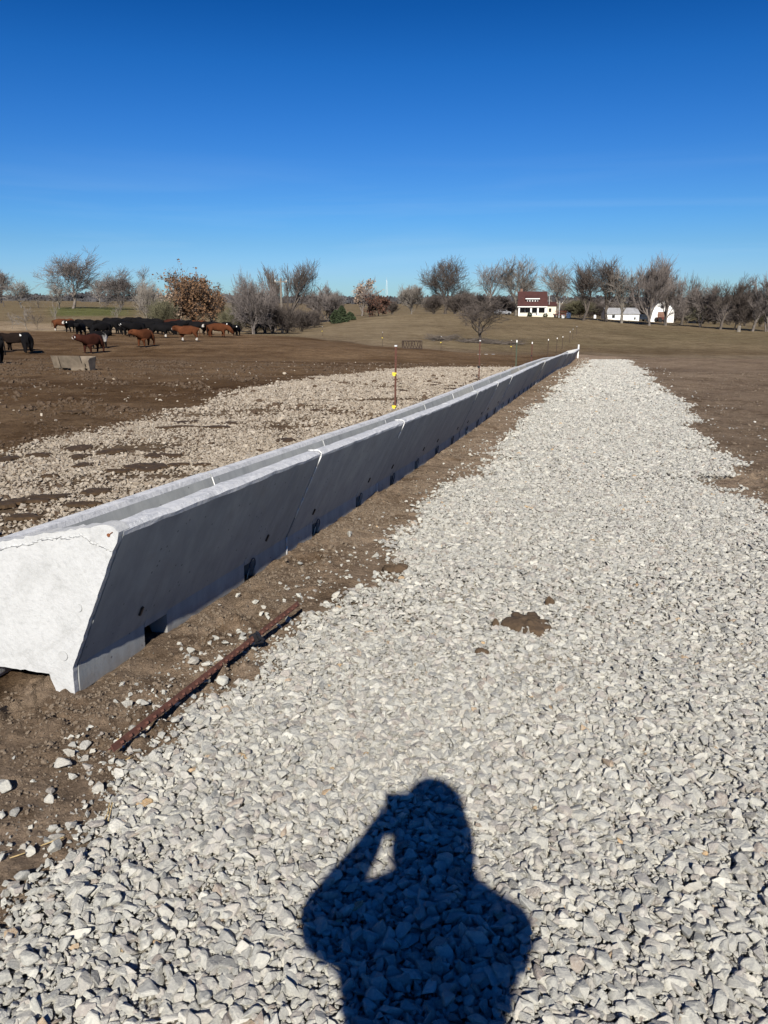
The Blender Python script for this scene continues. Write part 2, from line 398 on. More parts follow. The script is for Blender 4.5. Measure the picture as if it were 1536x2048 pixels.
def stone_mat(name, stops, dust):
    g = NG(name, 0.85, 0.25)
    a = g.n('ShaderNodeAttribute', attribute_name='tone', attribute_type='INSTANCER')
    oi = g.n('ShaderNodeObjectInfo')
    tone = g.math('FRACT', g.math('ADD', a.outputs['Fac'], oi.outputs['Random']))
    base = g.ramp(tone, stops)
    vec = g.n('ShaderNodeVectorMath', operation='ADD'); g.l(g.co.outputs['Object'], vec.inputs[0])
    cmb = g.n('ShaderNodeCombineXYZ'); g.l(g.math('MULTIPLY', tone, 37.0), cmb.inputs[0]); g.l(g.math('MULTIPLY', tone, 91.0), cmb.inputs[1])
    g.l(cmb.outputs[0], vec.inputs[1])
    f = g.noise(1.6, 6, 0.7, vec.outputs[0], 0.6)
    col = g.mix(1.0, base, g.ramp(f, [(0.32, (0.74, 0.75, 0.77)), (0.5, (1, 1, 1)), (0.68, (1.18, 1.16, 1.12))]), 'MULTIPLY')
    f2 = g.noise(5, 6, 0.75, vec.outputs[0])
    col = g.mix(g.math('MULTIPLY', g.ramp(f2, [(0.48, (0, 0, 0)), (0.62, (1, 1, 1))]), 0.4), col, dust)
    g.color(col); g.bump(f2, 0.12, 0.5)
    return g.m
stone_mat('stone_grey', [(0.0, (0.27, 0.265, 0.245)), (0.12, (0.44, 0.43, 0.385)), (0.27, (0.335, 0.33, 0.305)), (0.42, (0.56, 0.545, 0.48)), (0.56, (0.38, 0.355, 0.315)),
                         (0.70, (0.50, 0.49, 0.44)), (0.82, (0.35, 0.315, 0.285)), (0.90, (0.63, 0.61, 0.54)), (0.955, (0.20, 0.195, 0.185)), (0.992, (0.33, 0.28, 0.24)), (1.0, (0.50, 0.34, 0.18))], (0.62, 0.605, 0.52))
stone_mat('stone_soiled', [(0.0, (0.25, 0.205, 0.155)), (0.25, (0.40, 0.345, 0.275)), (0.5, (0.31, 0.26, 0.20)), (0.75, (0.48, 0.425, 0.35)), (0.93, (0.17, 0.125, 0.085)), (1.0, (0.36, 0.30, 0.23))], (0.36, 0.30, 0.23))

# new grey concrete of the bunk
g = NG('concrete', 0.82, 0.3)
f = g.noise(3.5, 7, 0.62); f2 = g.noise(0.7, 4, 0.6); f3 = g.noise(55, 5, 0.7)
oi = g.n('ShaderNodeObjectInfo')
c = g.ramp(f, [(0.28, (0.275, 0.285, 0.285)), (0.5, (0.315, 0.325, 0.32)), (0.72, (0.35, 0.358, 0.35))])
c = g.mix(1.0, c, g.ramp(f2, [(0.35, (0.88, 0.89, 0.92)), (0.65, (1.06, 1.06, 1.04))]), 'MULTIPLY')
c = g.mix(1.0, c, g.ramp(oi.outputs['Random'], [(0, (0.80, 0.80, 0.80)), (0.35, (1, 1, 1)), (0.6, (1.0, 0.93, 0.82)), (1, (1.12, 1.10, 1.06))]), 'MULTIPLY')
vo = g.n('ShaderNodeTexVoronoi', Scale=16.0); g.l(g.co.outputs['Object'], vo.inputs['Vector'])
pit = g.math('MULTIPLY', g.math('LESS_THAN', vo.outputs['Distance'], 0.105), g.math('GREATER_THAN', g.noise(5, 2, 0.5), 0.47))
c = g.mix(g.math('MULTIPLY', pit, 0.85), c, (0.10, 0.10, 0.105))
mp = g.n('ShaderNodeMapping'); mp.inputs['Scale'].default_value = (9, 9, 0.8); g.l(g.co.outputs['Object'], mp.inputs['Vector'])
f4 = g.noise(1.0, 5, 0.6, mp.outputs[0])
c = g.mix(1.0, c, g.ramp(f4, [(0.35, (0.87, 0.87, 0.88)), (0.6, (1.05, 1.05, 1.05))]), 'MULTIPLY')
sp = g.n('ShaderNodeSeparateXYZ'); g.l(g.co.outputs['Object'], sp.inputs[0])
low = g.math('SUBTRACT', 1.0, g.math('MULTIPLY', sp.outputs[2], 7.0)); spl = g.math('ADD', low, g.math('MULTIPLY', g.math('SUBTRACT', g.noise(16, 6, 0.75), 0.5), 2.4))
c = g.mix(g.math('MULTIPLY', g.ramp(spl, [(0.35, (0, 0, 0)), (0.95, (1, 1, 1))]), 0.28), c, (0.17, 0.125, 0.09))
c = g.mix(g.math('MULTIPLY', g.ramp(g.noise(2.2, 6, 0.7, dist=1.0), [(0.56, (0, 0, 0)), (0.7, (1, 1, 1))]), 0.35), c, (0.24, 0.225, 0.20))
g.color(c)
b = g.bump(f3, 0.0015, 0.7); g.bump(g.math('SUBTRACT', f, g.math('MULTIPLY', pit, 0.6)), 0.006, 0.7, b)
# trowelled rim and end wall: rougher, paler laitance
g = NG('concrete_rough', 0.85, 0.25)
f = g.noise(9, 8, 0.72, dist=0.8); f3 = g.noise(40, 6, 0.75)
c = g.ramp(f, [(0.3, (0.30, 0.31, 0.32)), (0.48, (0.50, 0.505, 0.515)), (0.7, (0.62, 0.62, 0.61))])
g.color(g.mix(1.0, c, g.ramp(f3, [(0.35, (0.85, 0.85, 0.85)), (0.6, (1.05, 1.05, 1.05))]), 'MULTIPLY'))
b = g.bump(f3, 0.004, 0.8); g.bump(f, 0.012, 0.8, b)
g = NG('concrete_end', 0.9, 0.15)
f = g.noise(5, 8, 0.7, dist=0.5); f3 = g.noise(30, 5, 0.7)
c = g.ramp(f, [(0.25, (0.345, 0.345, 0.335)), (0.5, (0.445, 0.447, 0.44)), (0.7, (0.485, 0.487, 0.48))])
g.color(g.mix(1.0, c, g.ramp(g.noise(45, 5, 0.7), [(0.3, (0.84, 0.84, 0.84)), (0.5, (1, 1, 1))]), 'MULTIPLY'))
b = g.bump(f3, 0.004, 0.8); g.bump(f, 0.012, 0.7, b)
simple('sealant', (0.56, 0.56, 0.55), 0.6, 0.1, 20, 0.002)
simple('concrete_old', (0.155, 0.125, 0.092), 0.92, 0.35, 3, 0.01)
simple('cable_blue', (0.012, 0.03, 0.06), 0.5, 0.3, 10)
simple('rust', (0.095, 0.040, 0.028), 0.8, 0.45, 22, 0.002)
simple('rust_stain', (0.16, 0.06, 0.025), 0.9, 0.4, 22, 0.002)
simple('post_dark', (0.045, 0.030, 0.022), 0.8, 0.4, 12, 0.001)
simple('post_green', (0.055, 0.07, 0.045), 0.7, 0.3, 12, 0.001)
simple('white_paint', (0.78, 0.77, 0.73), 0.6, 0.1, 20)
simple('cream_paint', (0.66, 0.60, 0.47), 0.7, 0.08, 3)
simple('yellow_plastic', (0.72, 0.56, 0.05), 0.45, 0.1, 20, spec=0.5)
simple('white_plastic', (0.78, 0.78, 0.74), 0.4, 0.06, 20, spec=0.5)
simple('black_plastic', (0.015, 0.015, 0.017), 0.4, 0.2, 20, spec=0.5)
simple('manure', (0.048, 0.029, 0.014), 0.9, 0.45, 14, 0.012)
simple('manure_dry', (0.075, 0.050, 0.030), 0.95, 0.4, 18, 0.012)
simple('straw', (0.42, 0.31, 0.15), 0.7, 0.3, 30)
simple('bark_grey', (0.14, 0.12, 0.105), 0.95, 0.35, 1.5, 0.02)
simple('bark_dark', (0.085, 0.070, 0.058), 0.95, 0.35, 1.5, 0.02)
simple('bark_pale', (0.175, 0.155, 0.13), 0.95, 0.3, 1.5, 0.02)
simple('twig_grey', (0.135, 0.115, 0.105), 0.95, 0.3, 0.6)
simple('twig_dark', (0.080, 0.065, 0.056), 0.95, 0.3, 0.6)
simple('twig_pale', (0.165, 0.145, 0.125), 0.95, 0.3, 0.6)
simple('twig_olive', (0.095, 0.088, 0.052), 0.95, 0.3, 0.6)
simple('leaf_brown', (0.150, 0.085, 0.045), 0.85, 0.5, 0.8)
simple('leaf_pale', (0.30, 0.22, 0.16), 0.85, 0.4, 0.8)
simple('leaf_red', (0.085, 0.042, 0.028), 0.85, 0.4, 0.8)
simple('cedar_green', (0.030, 0.042, 0.018), 0.9, 0.4, 1.2)
simple('wood_far', (0.060, 0.058, 0.062), 0.95, 0.4, 0.03)
simple('wood_grey', (0.20, 0.165, 0.13), 0.9, 0.35, 5, 0.01)
simple('roof_red', (0.055, 0.021, 0.018), 0.85, 0.2, 1.2)
simple('roof_grey', (0.27, 0.27, 0.275), 0.8, 0.2, 1.0)
simple('glass_dark', (0.02, 0.023, 0.028), 0.08, 0.2, 2, spec=0.6)
simple('brick_dark', (0.19, 0.11, 0.08), 0.9, 0.3, 8)
simple('deck_red', (0.11, 0.033, 0.022), 0.85, 0.3, 4)
simple('car_dark', (0.02, 0.025, 0.035), 0.3, 0.2, 2, spec=0.6)
simple('car_silver', (0.30, 0.31, 0.33), 0.3, 0.1, 2, spec=0.6)
simple('tyre', (0.02, 0.02, 0.02), 0.9, 0.2, 5)
simple('galvanised', (0.42, 0.43, 0.44), 0.5, 0.15, 5)
simple('coat_cloth', (0.04, 0.045, 0.06), 0.95, 0.2, 8, 0.002)
simple('denim', (0.05, 0.07, 0.12), 0.95, 0.2, 20)
simple('boot_leather', (0.09, 0.05, 0.03), 0.7, 0.2, 10)
simple('skin_tone', (0.50, 0.31, 0.23), 0.6, 0.08, 10)
simple('hair_brown', (0.05, 0.03, 0.02), 0.8, 0.2, 30)
simple('eye_white', (0.75, 0.75, 0.75), 0.3, 0.05, 10)
g = NG('cow_hide', 0.9, 0.08)
at = g.n('ShaderNodeAttribute', attribute_name='hide')
g.color(g.mix(1.0, at.outputs['Color'], g.ramp(g.noise(5, 5, 0.65), [(0.3, (0.75, 0.75, 0.75)), (0.7, (1.2, 1.2, 1.2))]), 'MULTIPLY'))

build_ground()

# ------------------------------------------------------------------ far horizon woods (one mass)
def far_woods():
    V = []; Fq = []
    rows = [(620, 0.0, 340, 1060, 4), (950, -200, 1750, 0, 6), (1500, -400, 1950, 0, 8), (2300, -400, 1950, 0, 10)]
    n = 0
    for dist, p0, p1, _, hh in rows:
        cnt = int((p1 - p0) / 1.6)
        for k in range(cnt):
            px = p0 + (p1 - p0) * rng.random()
            if dist < 700 and (fbm(np.array([px * .02]), np.array([3.]), 3, 5)[0] < 0.05): continue
            d = dist * rng.uniform(0.93, 1.1); p = at_depth(px, d)
            h = hh * rng.uniform(0.75, 1.45) * (1 + 0.6 * float(fbm(np.array([px * 0.03]), np.array([dist * 1.0]), 3, 8)[0])); wd = h * rng.uniform(0.5, 1.0)
            q = 12
            for j in range(q):      # ragged crown made of many small upright leaf shapes
                a = rng.random() * 6.283; rad = wd * math.sqrt(rng.random()); zz = h * (0.15 + 0.75 * rng.random() * (1 - 0.5 * (rad / wd) ** 2))
                c0 = (p.x + rad * math.cos(a), p.y + rad * math.sin(a), p.z + zz)
                sx, sz = wd * rng.uniform(0.15, 0.4), h * rng.uniform(0.12, 0.3)
                b = len(V); a2 = rng.random() * 3.14
                dx, dy = math.cos(a2) * sx, math.sin(a2) * sx
                V += [(c0[0] - dx, c0[1] - dy, c0[2] - sz * rng.random()), (c0[0] + dx * rng.random(), c0[1] + dy, c0[2] - sz), (c0[0] + dx, c0[1] + dy * rng.random(), c0[2] + sz * rng.random()), (c0[0] - dx * rng.random(), c0[1] - dy, c0[2] + sz)]
                Fq.append((b, b + 1, b + 2, b + 3))
            b = len(V); V += [(p.x - wd * .8, p.y, p.z - 1), (p.x + wd * .8, p.y + 1, p.z - 1), (p.x + wd * .7, p.y + .5, p.z + h * 0.45), (p.x - wd * .7, p.y, p.z + h * 0.5)]; Fq.append((b, b + 1, b + 2, b + 3))
    o = link('distant_woodland', mesh_np('distant_woodland', V, Fq), M['wood_far'])
    tag(o, 'dark bluish line of distant bare woodland along the horizon', 'woodland', None, 'stuff')
far_woods()

# ------------------------------------------------------------------ feed bunk
PROF = [(0, 0), (0, .135), (.278, .765), (.283, .785), (.262, .803), (.185, .80), (.165, .775), (.0, .36), (-.06, .25), (-.16, .19), (-.36, .19), (-.46, .25),
        (-.55, .40), (-.605, .56), (-.62, .590), (-.69, .590), (-.705, .57), (-.60, .135), (-.57, 0), (-.47, 0), (-.44, .09), (-.13, .09), (-.10, 0)]
PROFN = [(.002, .118), (.012, .160), (.278, .765), (.283, .785), (.262, .803), (.185, .80), (.165, .775), (.0, .36), (-.06, .25), (-.16, .19), (-.36, .19), (-.46, .25),
         (-.55, .40), (-.605, .56), (-.62, .590), (-.69, .590), (-.705, .57), (-.612, .160), (-.60, .118), (-.50, .115), (-.44, .11), (-.13, .11), (-.06, .115)]
SEC_L = 2.44
def section_mesh(first, seed):
    """lofted concrete trough unit, local x = right of the run, y = along it"""
    r = np.random.default_rng(seed)
    ends = [0.009, .54, .70, 1.72, 1.88, SEC_L - .009]
    kinds = [0, 1, 0, 1, 0]
    V = []; Fc = []; mats = []
    RIM = {2, 3, 4, 5, 6}; RIM2 = {13, 14, 15}
    n = len(PROF)
    if first: ends[1], ends[2] = .54, .76
    for (a, b, kd) in zip(ends[:-1], ends[1:], kinds):
        pr = PROFN if kd else PROF
        m = max(1, int(round((b - a) / 0.11)))
        base = len(V)
        for q in range(m + 1):
            y = a + (b - a) * q / m
            for i, (u, z) in enumerate(pr):
                du = dz = 0
                if 0 < q < m:
                    if i in (2, 3, 4, 5): du, dz = r.normal(0, .0018), r.normal(0, .0022)
                V.append((u + du, y, z + dz))
        for q in range(m):
            for i in range(n):
                j = (i + 1) % n
                Fc.append((base + q * n + i, base + q * n + j, base + (q + 1) * n + j, base + (q + 1) * n + i)); mats.append(1 if (i in RIM or i in RIM2) else 0)
        Fc.append(tuple(base + i for i in range(n))[::-1]); mats.append(0)
        Fc.append(tuple(base + m * n + i for i in range(n))); mats.append(0)
    me = bpy.data.meshes.new('feed_bunk_section'); me.from_pydata(V, [], Fc)
    me.materials.append(M['concrete']); me.materials.append(M['concrete_rough'])
    me.polygons.foreach_set('material_index', mats)
    bm = bmesh.new(); bm.from_mesh(me); bmesh.ops.recalc_face_normals(bm, faces=bm.faces); bm.to_mesh(me); bm.free(); me.update()
    return me

def end_wall_mesh():
    """solid end panel, rough outer outline; local y from -0.02 to 0.085"""
    r = np.random.default_rng(3)
    out = [(0, 0), (0, .135), (.278, .765), (.284, .79), (.264, .812), (.19, .815), (.0, .772), (-.30, .705), (-.62, .630), (-.70, .610), (-.712, .575), (-.60, .135), (-.57, 0), (-.47, 0), (-.44, .09), (-.13, .09), (-.10, 0)]
    # subdivide the outline with a little raggedness
    P = []
    for i, (u, z) in enumerate(out):
        u2, z2 = out[(i + 1) % len(out)]; L = math.hypot(u2 - u, z2 - z); m = max(1, int(L / .022))
        for k in range(m):
            t = k / m; j = (0.0035 if i in (4, 5, 6, 7, 8) else 0.0014) if k else 0.0004
            P.append((u + (u2 - u) * t + r.normal(0, j), z + (z2 - z) * t + r.normal(0, j)))
    n = len(P)
    bm = bmesh.new()
    c = np.mean(P, axis=0)
    def inset(p, d):
        v = np.array(p) - np.array([-0.2, 0.42]); L = np.linalg.norm(v); return tuple(np.array([-0.2, 0.42]) + v * (1 - d / L))
    f0 = [bm.verts.new((p[0], 0.0 + r.normal(0, .0012), p[1])) for p in P]
    bk = [bm.verts.new((p[0] - .004 * (p[0] > -.05), .034 if p[0] > -.02 and p[1] < .77 else .09, p[1])) for p in P]
    for i in range(n):
        j = (i + 1) % n
        bm.faces.new((f0[i], f0[j], bk[j], bk[i]))
    face = bm.faces.new(f0[::-1]); bm.faces.new(bk)
    bmesh.ops.recalc_face_normals(bm, faces=bm.faces)
    me = bpy.data.meshes.new('end_wall'); bm.to_mesh(me); bm.free()
    me.materials.append(M['concrete_end'])
    return me

AXA = math.atan2(AX, AY)       # yaw of the run, clockwise from +y
ORD = ['first', 'second', 'third', 'fourth', 'fifth', 'sixth', 'seventh', 'eighth', 'ninth', 'tenth', 'eleventh', 'twelfth', 'thirteenth', 'fourteenth', 'fifteenth', 'sixteenth',
       'seventeenth', 'eighteenth', 'nineteenth', 'twentieth', 'twenty-first', 'twenty-second', 'twenty-third', 'twenty-fourth', 'twenty-fifth']
sm = [section_mesh(False, k) for k in range(5)] + [section_mesh(True, 9)]
loopm = MB()
for k in range(10):
    a0, a1 = math.pi * k / 10, math.pi * (k + 1) / 10
    loopm.tube((0, .045 * math.cos(a0), .085 + .055 * math.sin(a0)), (0, .045 * math.cos(a1), .085 + .055 * math.sin(a1)), .0045, n=5)
loopm.tube((0, .045, .085), (-.01, .05, .0), .0045, n=5); loopm.tube((0, -.045, .085), (-.01, -.04, .0), .0045, n=5)
loop_me = loopm.mesh('lifting_loop', True); loop_me.materials.append(M['cable_blue'])
tie = MB(); tie.box((0, 0, 0), (.014, .014, .05)); tie_me = tie.mesh('tie_hole'); tie_me.materials.append(M['black_plastic'])
NSEC = 25
for k in range(NSEC):
    s0, s1 = k * SEC_L, (k + 1) * SEC_L
    z0, z1 = float(foot(s0)), float(foot(s1))
    lat = rng.normal(0, .006) if k else 0.0
    x, y = XY(s0, lat)
    o = link('feed_bunk_section', sm[k % 5] if k else sm[5], None, None, (x, y, z0 + (rng.normal(0, .004) if k else 0)))
    yaw = -AXA + (rng.normal(0, R(.12)) if k else 0)
    o.rotation_euler = Euler((math.atan2(z1 - z0, SEC_L), 0, yaw), 'XYZ')
    nm = 'last' if k == NSEC - 1 else ORD[k]
    where = {0: 'nearest concrete feed bunk section, closed by a bright white end wall', 1: 'second concrete feed bunk section, after the first white caulked joint',
             NSEC - 1: 'last small grey concrete bunk section beside the white post at the far end'}.get(k, nm + ' concrete bunk section from the near white end of the run')
    tag(o, where, 'feed bunk', 'concrete bunk sections laid end to end')
    if k < 12:
        for j, yy in enumerate((.61, 1.80)):
            if k == 0 and j == 0: continue
            lp = link('lifting_loop', loop_me, None, o, (.010, yy, .012)); lp.rotation_euler = (0, R(8), 0)
    if k < 6:
        for yy in (.44, 1.98):
            t_ = link('tie_hole', tie_me, None, o, (.055, yy, .25)); t_.rotation_euler = (0, R(24), 0)
    # white caulk or a dark gap at the far joint
    if k in (0, 1, 4, 5, 9, 14):
        m_ = MB(); full = k in (4, 5, 9)
        P0 = [(0.003, 0.0), (0.003, .135), (.284, .77), (.288, .79), (.264, .809), (.185, .806)]
        seg = []
        for i in range(len(P0) - 1):
            (u0, q0), (u1, q1) = P0[i], P0[i + 1]; mm = 8 if i == 1 else 2
            for t in range(mm): seg.append(((u0 + (u1 - u0) * t / mm, q0 + (q1 - q0) * t / mm), (u0 + (u1 - u0) * (t + 1) / mm, q0 + (q1 - q0) * (t + 1) / mm)))
        for (a, b) in seg:
            zc = (a[1] + b[1]) / 2
            if not full and .13 < zc < (.33 if k == 0 else .62): continue
            m_.tube((a[0], SEC_L, a[1]), (b[0], SEC_L, b[1]), .0048 + rng.uniform(0, .003), n=6)
        m_.build('caulk_joint', M['sealant'], o, smooth=True)
    elif k < NSEC - 1:
        m_ = MB(); m_.tube((.182, SEC_L, .800), (.264, SEC_L, .802), .004); m_.build('caulk_joint', M['sealant'], o, smooth=True)
    if k < 8:                          # caulk on the inner face of the cattle side
        m_ = MB(); m_.tube((-.60, SEC_L, .56), (-.545, SEC_L, .40), .006 if k in (0, 4) else .003); m_.build('caulk_joint', M['sealant' if k in (0, 4) else 'concrete_rough'], o, smooth=True)
    if k == 0:
        ew = link('end_wall', end_wall_mesh(), None, o, (0, -.03, 0)); ew['label'] = 'sunlit white end wall of the bunk'
        for (u, z, rr_) in ((.055, .43, .020), (-.045, .19, .024)):
            m_ = MB(); m_.tube((u, -.034, z), (u, -.027, z), rr_, rr_ * .9, 14); m_.build('form_mark', M['concrete_end'], o, smooth=False)
        m_ = MB(); m_.tube((.235, -.034, .775), (.235, -.026, .775), .008, .007, 8); m_.tube((.235, -.033, .775), (.256, -.033, .790), .002); m_.build('rust_spot', M['rust_stain'], o)
        # ragged lip of set mortar below the top edge of the end wall
        V = []; m_ = MB(); pr = [(.245, .70), (.21, .722), (.16, .735), (.09, .765), (.02, .745), (-.08, .735), (-.18, .700), (-.30, .675), (-.42, .64), (-.56, .605), (-.68, .575)]
        for a, b in zip(pr[:-1], pr[1:]):
            for t in range(4):
                p = (a[0] + (b[0] - a[0]) * t / 4 + rng.normal(0, .003), -.030, a[1] + (b[1] - a[1]) * t / 4 + rng.normal(0, .005))
                q = (a[0] + (b[0] - a[0]) * (t + 1.1) / 4, -.030, a[1] + (b[1] - a[1]) * (t + 1.1) / 4 + rng.normal(0, .004))
                m_.tube(p, q, rng.uniform(.001, .006), rng.uniform(.001, .006), 5)
        m_.build('mortar_lip', M['concrete_end'], o, smooth=True)
    if k == NSEC - 1:
        ew = link('end_wall', end_wall_mesh(), None, o, (0, SEC_L - .05, 0))

# ------------------------------------------------------------------ stones
def stone_mesh(seed):
    r = np.random.default_rng(seed)
    n = r.integers(9, 15)
    P = r.normal(size=(n, 3)); P /= np.linalg.norm(P, axis=1)[:, None]; P *= r.uniform(.8, 1.05, (n, 1))
    P *= np.array([1.0, r.uniform(.62, .95), r.uniform(.38, .72)])
    bm = bmesh.new()
    for p in P: bm.verts.new(p)
    res = bmesh.ops.convex_hull(bm, input=bm.verts)
    bmesh.ops.delete(bm, geom=[v for v in bm.verts if not v.link_faces], context='VERTS')
    bmesh.ops.dissolve_limit(bm, angle_limit=R(14), verts=bm.verts, edges=bm.edges)
    bmesh.ops.bevel(bm, geom=list(bm.edges), offset=.05, segments=1, affect='EDGES', clamp_overlap=True)
    bmesh.ops.triangulate(bm, faces=bm.faces)
    me = bpy.data.meshes.new('stone'); bm.to_mesh(me); bm.free(); return me
protoG = bpy.data.collections.new('stone_shapes_grey'); protoS = bpy.data.collections.new('stone_shapes_soiled')
stone_g = []; NV = 26
for k in range(NV):
    me = stone_mesh(100 + k); me.materials.append(M['stone_grey']); stone_g.append(me)
    o = bpy.data.objects.new('stone_shape_%02d' % k, me); protoG.objects.link(o)
for k in range(12):
    me = stone_mesh(300 + k); me.materials.append(M['stone_soiled'])
    o = bpy.data.objects.new('soiled_shape_%02d' % k, me); protoS.objects.link(o)

def gn_gravel(name, P, ROT, SCL, TONE, IDX, coll, label, cat='gravel'):
    me = bpy.data.meshes.new(name); me.vertices.add(len(P)); me.vertices.foreach_set('co', P.astype(np.float32).ravel())
    a = me.attributes.new('rot', 'FLOAT_VECTOR', 'POINT'); a.data.foreach_set('vector', ROT.astype(np.float32).ravel())
    a = me.attributes.new('scl', 'FLOAT_VECTOR', 'POINT'); a.data.foreach_set('vector', SCL.astype(np.float32).ravel())
    a = me.attributes.new('tone', 'FLOAT', 'POINT'); a.data.foreach_set('value', TONE.astype(np.float32))
    a = me.attributes.new('pick', 'INT', 'POINT'); a.data.foreach_set('value', IDX.astype(np.int32))
    me.update(); o = bpy.data.objects.new(name, me); COL.objects.link(o)
    ng = bpy.data.node_groups.new(name + '_nodes', 'GeometryNodeTree')
    ng.interface.new_socket('Geometry', in_out='INPUT', socket_type='NodeSocketGeometry'); ng.interface.new_socket('Geometry', in_out='OUTPUT', socket_type='NodeSocketGeometry')
    N = ng.nodes; gi = N.new('NodeGroupInput'); go = N.new('NodeGroupOutput')
    ip = N.new('GeometryNodeInstanceOnPoints'); ci = N.new('GeometryNodeCollectionInfo')
    ci.inputs['Collection'].default_value = coll; ci.inputs['Separate Children'].default_value = True; ci.inputs['Reset Children'].default_value = True
    ip.inputs['Pick Instance'].default_value = True
    def na(nm, ty):
        q = N.new('GeometryNodeInputNamedAttribute'); q.data_type = ty; q.inputs['Name'].default_value = nm
        return [s for s in q.outputs if s.enabled and s.name == 'Attribute'][0]
    e2r = N.new('FunctionNodeEulerToRotation')
    L = ng.links
    L.new(gi.outputs[0], ip.inputs['Points']); L.new(ci.outputs[0], ip.inputs['Instance'])
    L.new(na('pick', 'INT'), ip.inputs['Instance Index']); L.new(na('rot', 'FLOAT_VECTOR'), e2r.inputs[0]); L.new(e2r.outputs[0], ip.inputs['Rotation'])
    L.new(na('scl', 'FLOAT_VECTOR'), ip.inputs['Scale']); L.new(ip.outputs[0], go.inputs[0])
    md = o.modifiers.new('scatter', 'NODES'); md.node_group = ng
    return tag(o, label, cat, None, 'stuff')

def in_view(x, y, m=0.12):
    return (y > 0.5) & (x > -((0.56 + m) * y + 0.9)) & (x < (0.60 + m) * y + 2.0)
def jgrid(x0, x1, y0, y1, sp):
    nx, ny = int((x1 - x0) / sp), int((y1 - y0) / sp)
    a, b = np.meshgrid(np.arange(nx), np.arange(ny)); a = a.ravel() + rng.random(nx * ny) * 1.1; b = b.ravel() + rng.random(nx * ny) * 1.1
    return x0 + a * sp, y0 + b * sp

acc = []
def road_points(dlo, dhi, sp, rad, zsp):
    x, y = jgrid(-0.70 * dhi - 1, 0.72 * dhi + 2.2, dlo if dlo > 1 else -0.6, dhi, sp)
    r_ = np.hypot(x, y); k = (y < dhi) & (y >= dlo) & ((in_view(x, y)) | (r_ < 1.6)); x, y = x[k], y[k]
    wv = road_w(x, y); s, u = S_(x, y), U_(x, y)
    # thinly strewn stones on the dirt beside the road
    strew = 0.085 * sstep(0.05, 0.55, u) * sstep(-3.0, -1, s - 0 * s) * np.where(u < 1, 1, 0) + 0.018 * sstep(6.2, 3.6, u) * sstep(3.4, 4.2, u) * np.where(s > 0, 1, 0)
    strew = strew * (0.3 + 1.6 * sstep(0, 0.5, fbm(x * 1.7, y * 1.7, 3, 91)))
    keep = rng.random(len(x)) < np.maximum(np.clip(wv * 1.25, 0, 1) ** 1.6, strew)
    x, y, wv = x[keep], y[keep], wv[keep]
    size = rad * np.exp(rng.normal(0, .43, len(x))) * (1 + 0.12 * fbm(x * .8, y * .8, 2, 93))
    big = rng.random(len(x)) < .06; size = np.where(big, size * 1.35, size); size = np.minimum(size, rad * 2.15); size = np.where(wv < .15, size * .72, size)
    z = terrain(x, y) + relief(x, y) + size * .30 + rng.random(len(x)) * zsp * wv + wv * fbm(x * 2.2, y * 2.2, 3, 95) * .03 + .006 * wv
    ridge = sstep(.5, 0, np.abs(S_(x, y) - 7.2 - 0.35 * fbm(x, y * 0, 2, 97))) * sstep(2.2, 3.2, U_(x, y)); z += ridge * .05
    acc.append((x, y, z, size))
road_points(-0.6, 3.4, .0175, .0170, .012)
road_points(3.4, 9, .0205, .0172, .008)
road_points(9, 20, .030, .0225, .010)
road_points(20, 64, .058, .040, .014)
nb = len(acc); road_points(-0.6, 4.0, .0105, .0068, .004)          # fines and chips between the stones
X_, Y_, Z_, SZ = [np.concatenate([a[i] for a in acc]) for i in range(4)]
n = len(X_); print('road stones', n)
tl = np.where(Y_ < 3.2, .34, .24)
rot = np.stack([rng.normal(0, 1, n) * tl, rng.normal(0, 1, n) * tl, rng.random(n) * 6.283], -1)
scl = SZ[:, None] * np.stack([rng.uniform(.9, 1.25, n), rng.uniform(.85, 1.1, n), rng.uniform(.8, 1.15, n)], -1)
tone = rng.random(n) * .6 + .3 * np.clip(fbm(X_ * .5, Y_ * .5, 3, 99) + .5, 0, 1)
gn_gravel('road_gravel', np.stack([X_, Y_, Z_], -1), rot, scl, tone, rng.integers(0, NV, n), protoG, 'pale grey crushed limestone gravel covering the road')
# apron on the cattle side
acc2 = []
for lo, hi, sp, rad in ((3, 14, .037, .025), (14, 50, .060, .037)):
    x, y = jgrid(-0.64 * hi - 2, 0.3 * hi, lo, hi, sp)
    k = in_view(x, y, .1); x, y = x[k], y[k]; wv = apron_w(x, y); u = U_(x, y)
    cover = .66 + 1.15 * fbm(x * .55, y * .9, 4, 101)
    pr = np.clip(wv * cover * 1.25, 0, .97); pr = np.maximum(pr, .004 * (u < -.8) * sstep(-22, -6, u))
    keep = rng.random(len(x)) < pr; x, y = x[keep], y[keep]; wv = wv[keep]
    size = rad * np.exp(rng.normal(0, .3, len(x)))
    z = terrain(x, y) + relief(x, y) + size * .22 + rng.random(len(x)) * .012
    acc2.append((x, y, z, size))
X_, Y_, Z_, SZ = [np.concatenate([a[i] for a in acc2]) for i in range(4)]
n = len(X_); print('apron stones', n)
rot = np.stack([rng.normal(0, .4, n), rng.normal(0, .4, n), rng.random(n) * 6.283], -1)
scl = SZ[:, None] * np.stack([rng.uniform(.9, 1.2, n), rng.uniform(.85, 1.1, n), rng.uniform(.8, 1.1, n)], -1)
gn_gravel('lot_gravel', np.stack([X_, Y_, Z_], -1), rot, scl, rng.random(n), rng.integers(0, 12, n), protoS, 'soiled tan gravel trodden into the mud on the cattle side of the bunk')

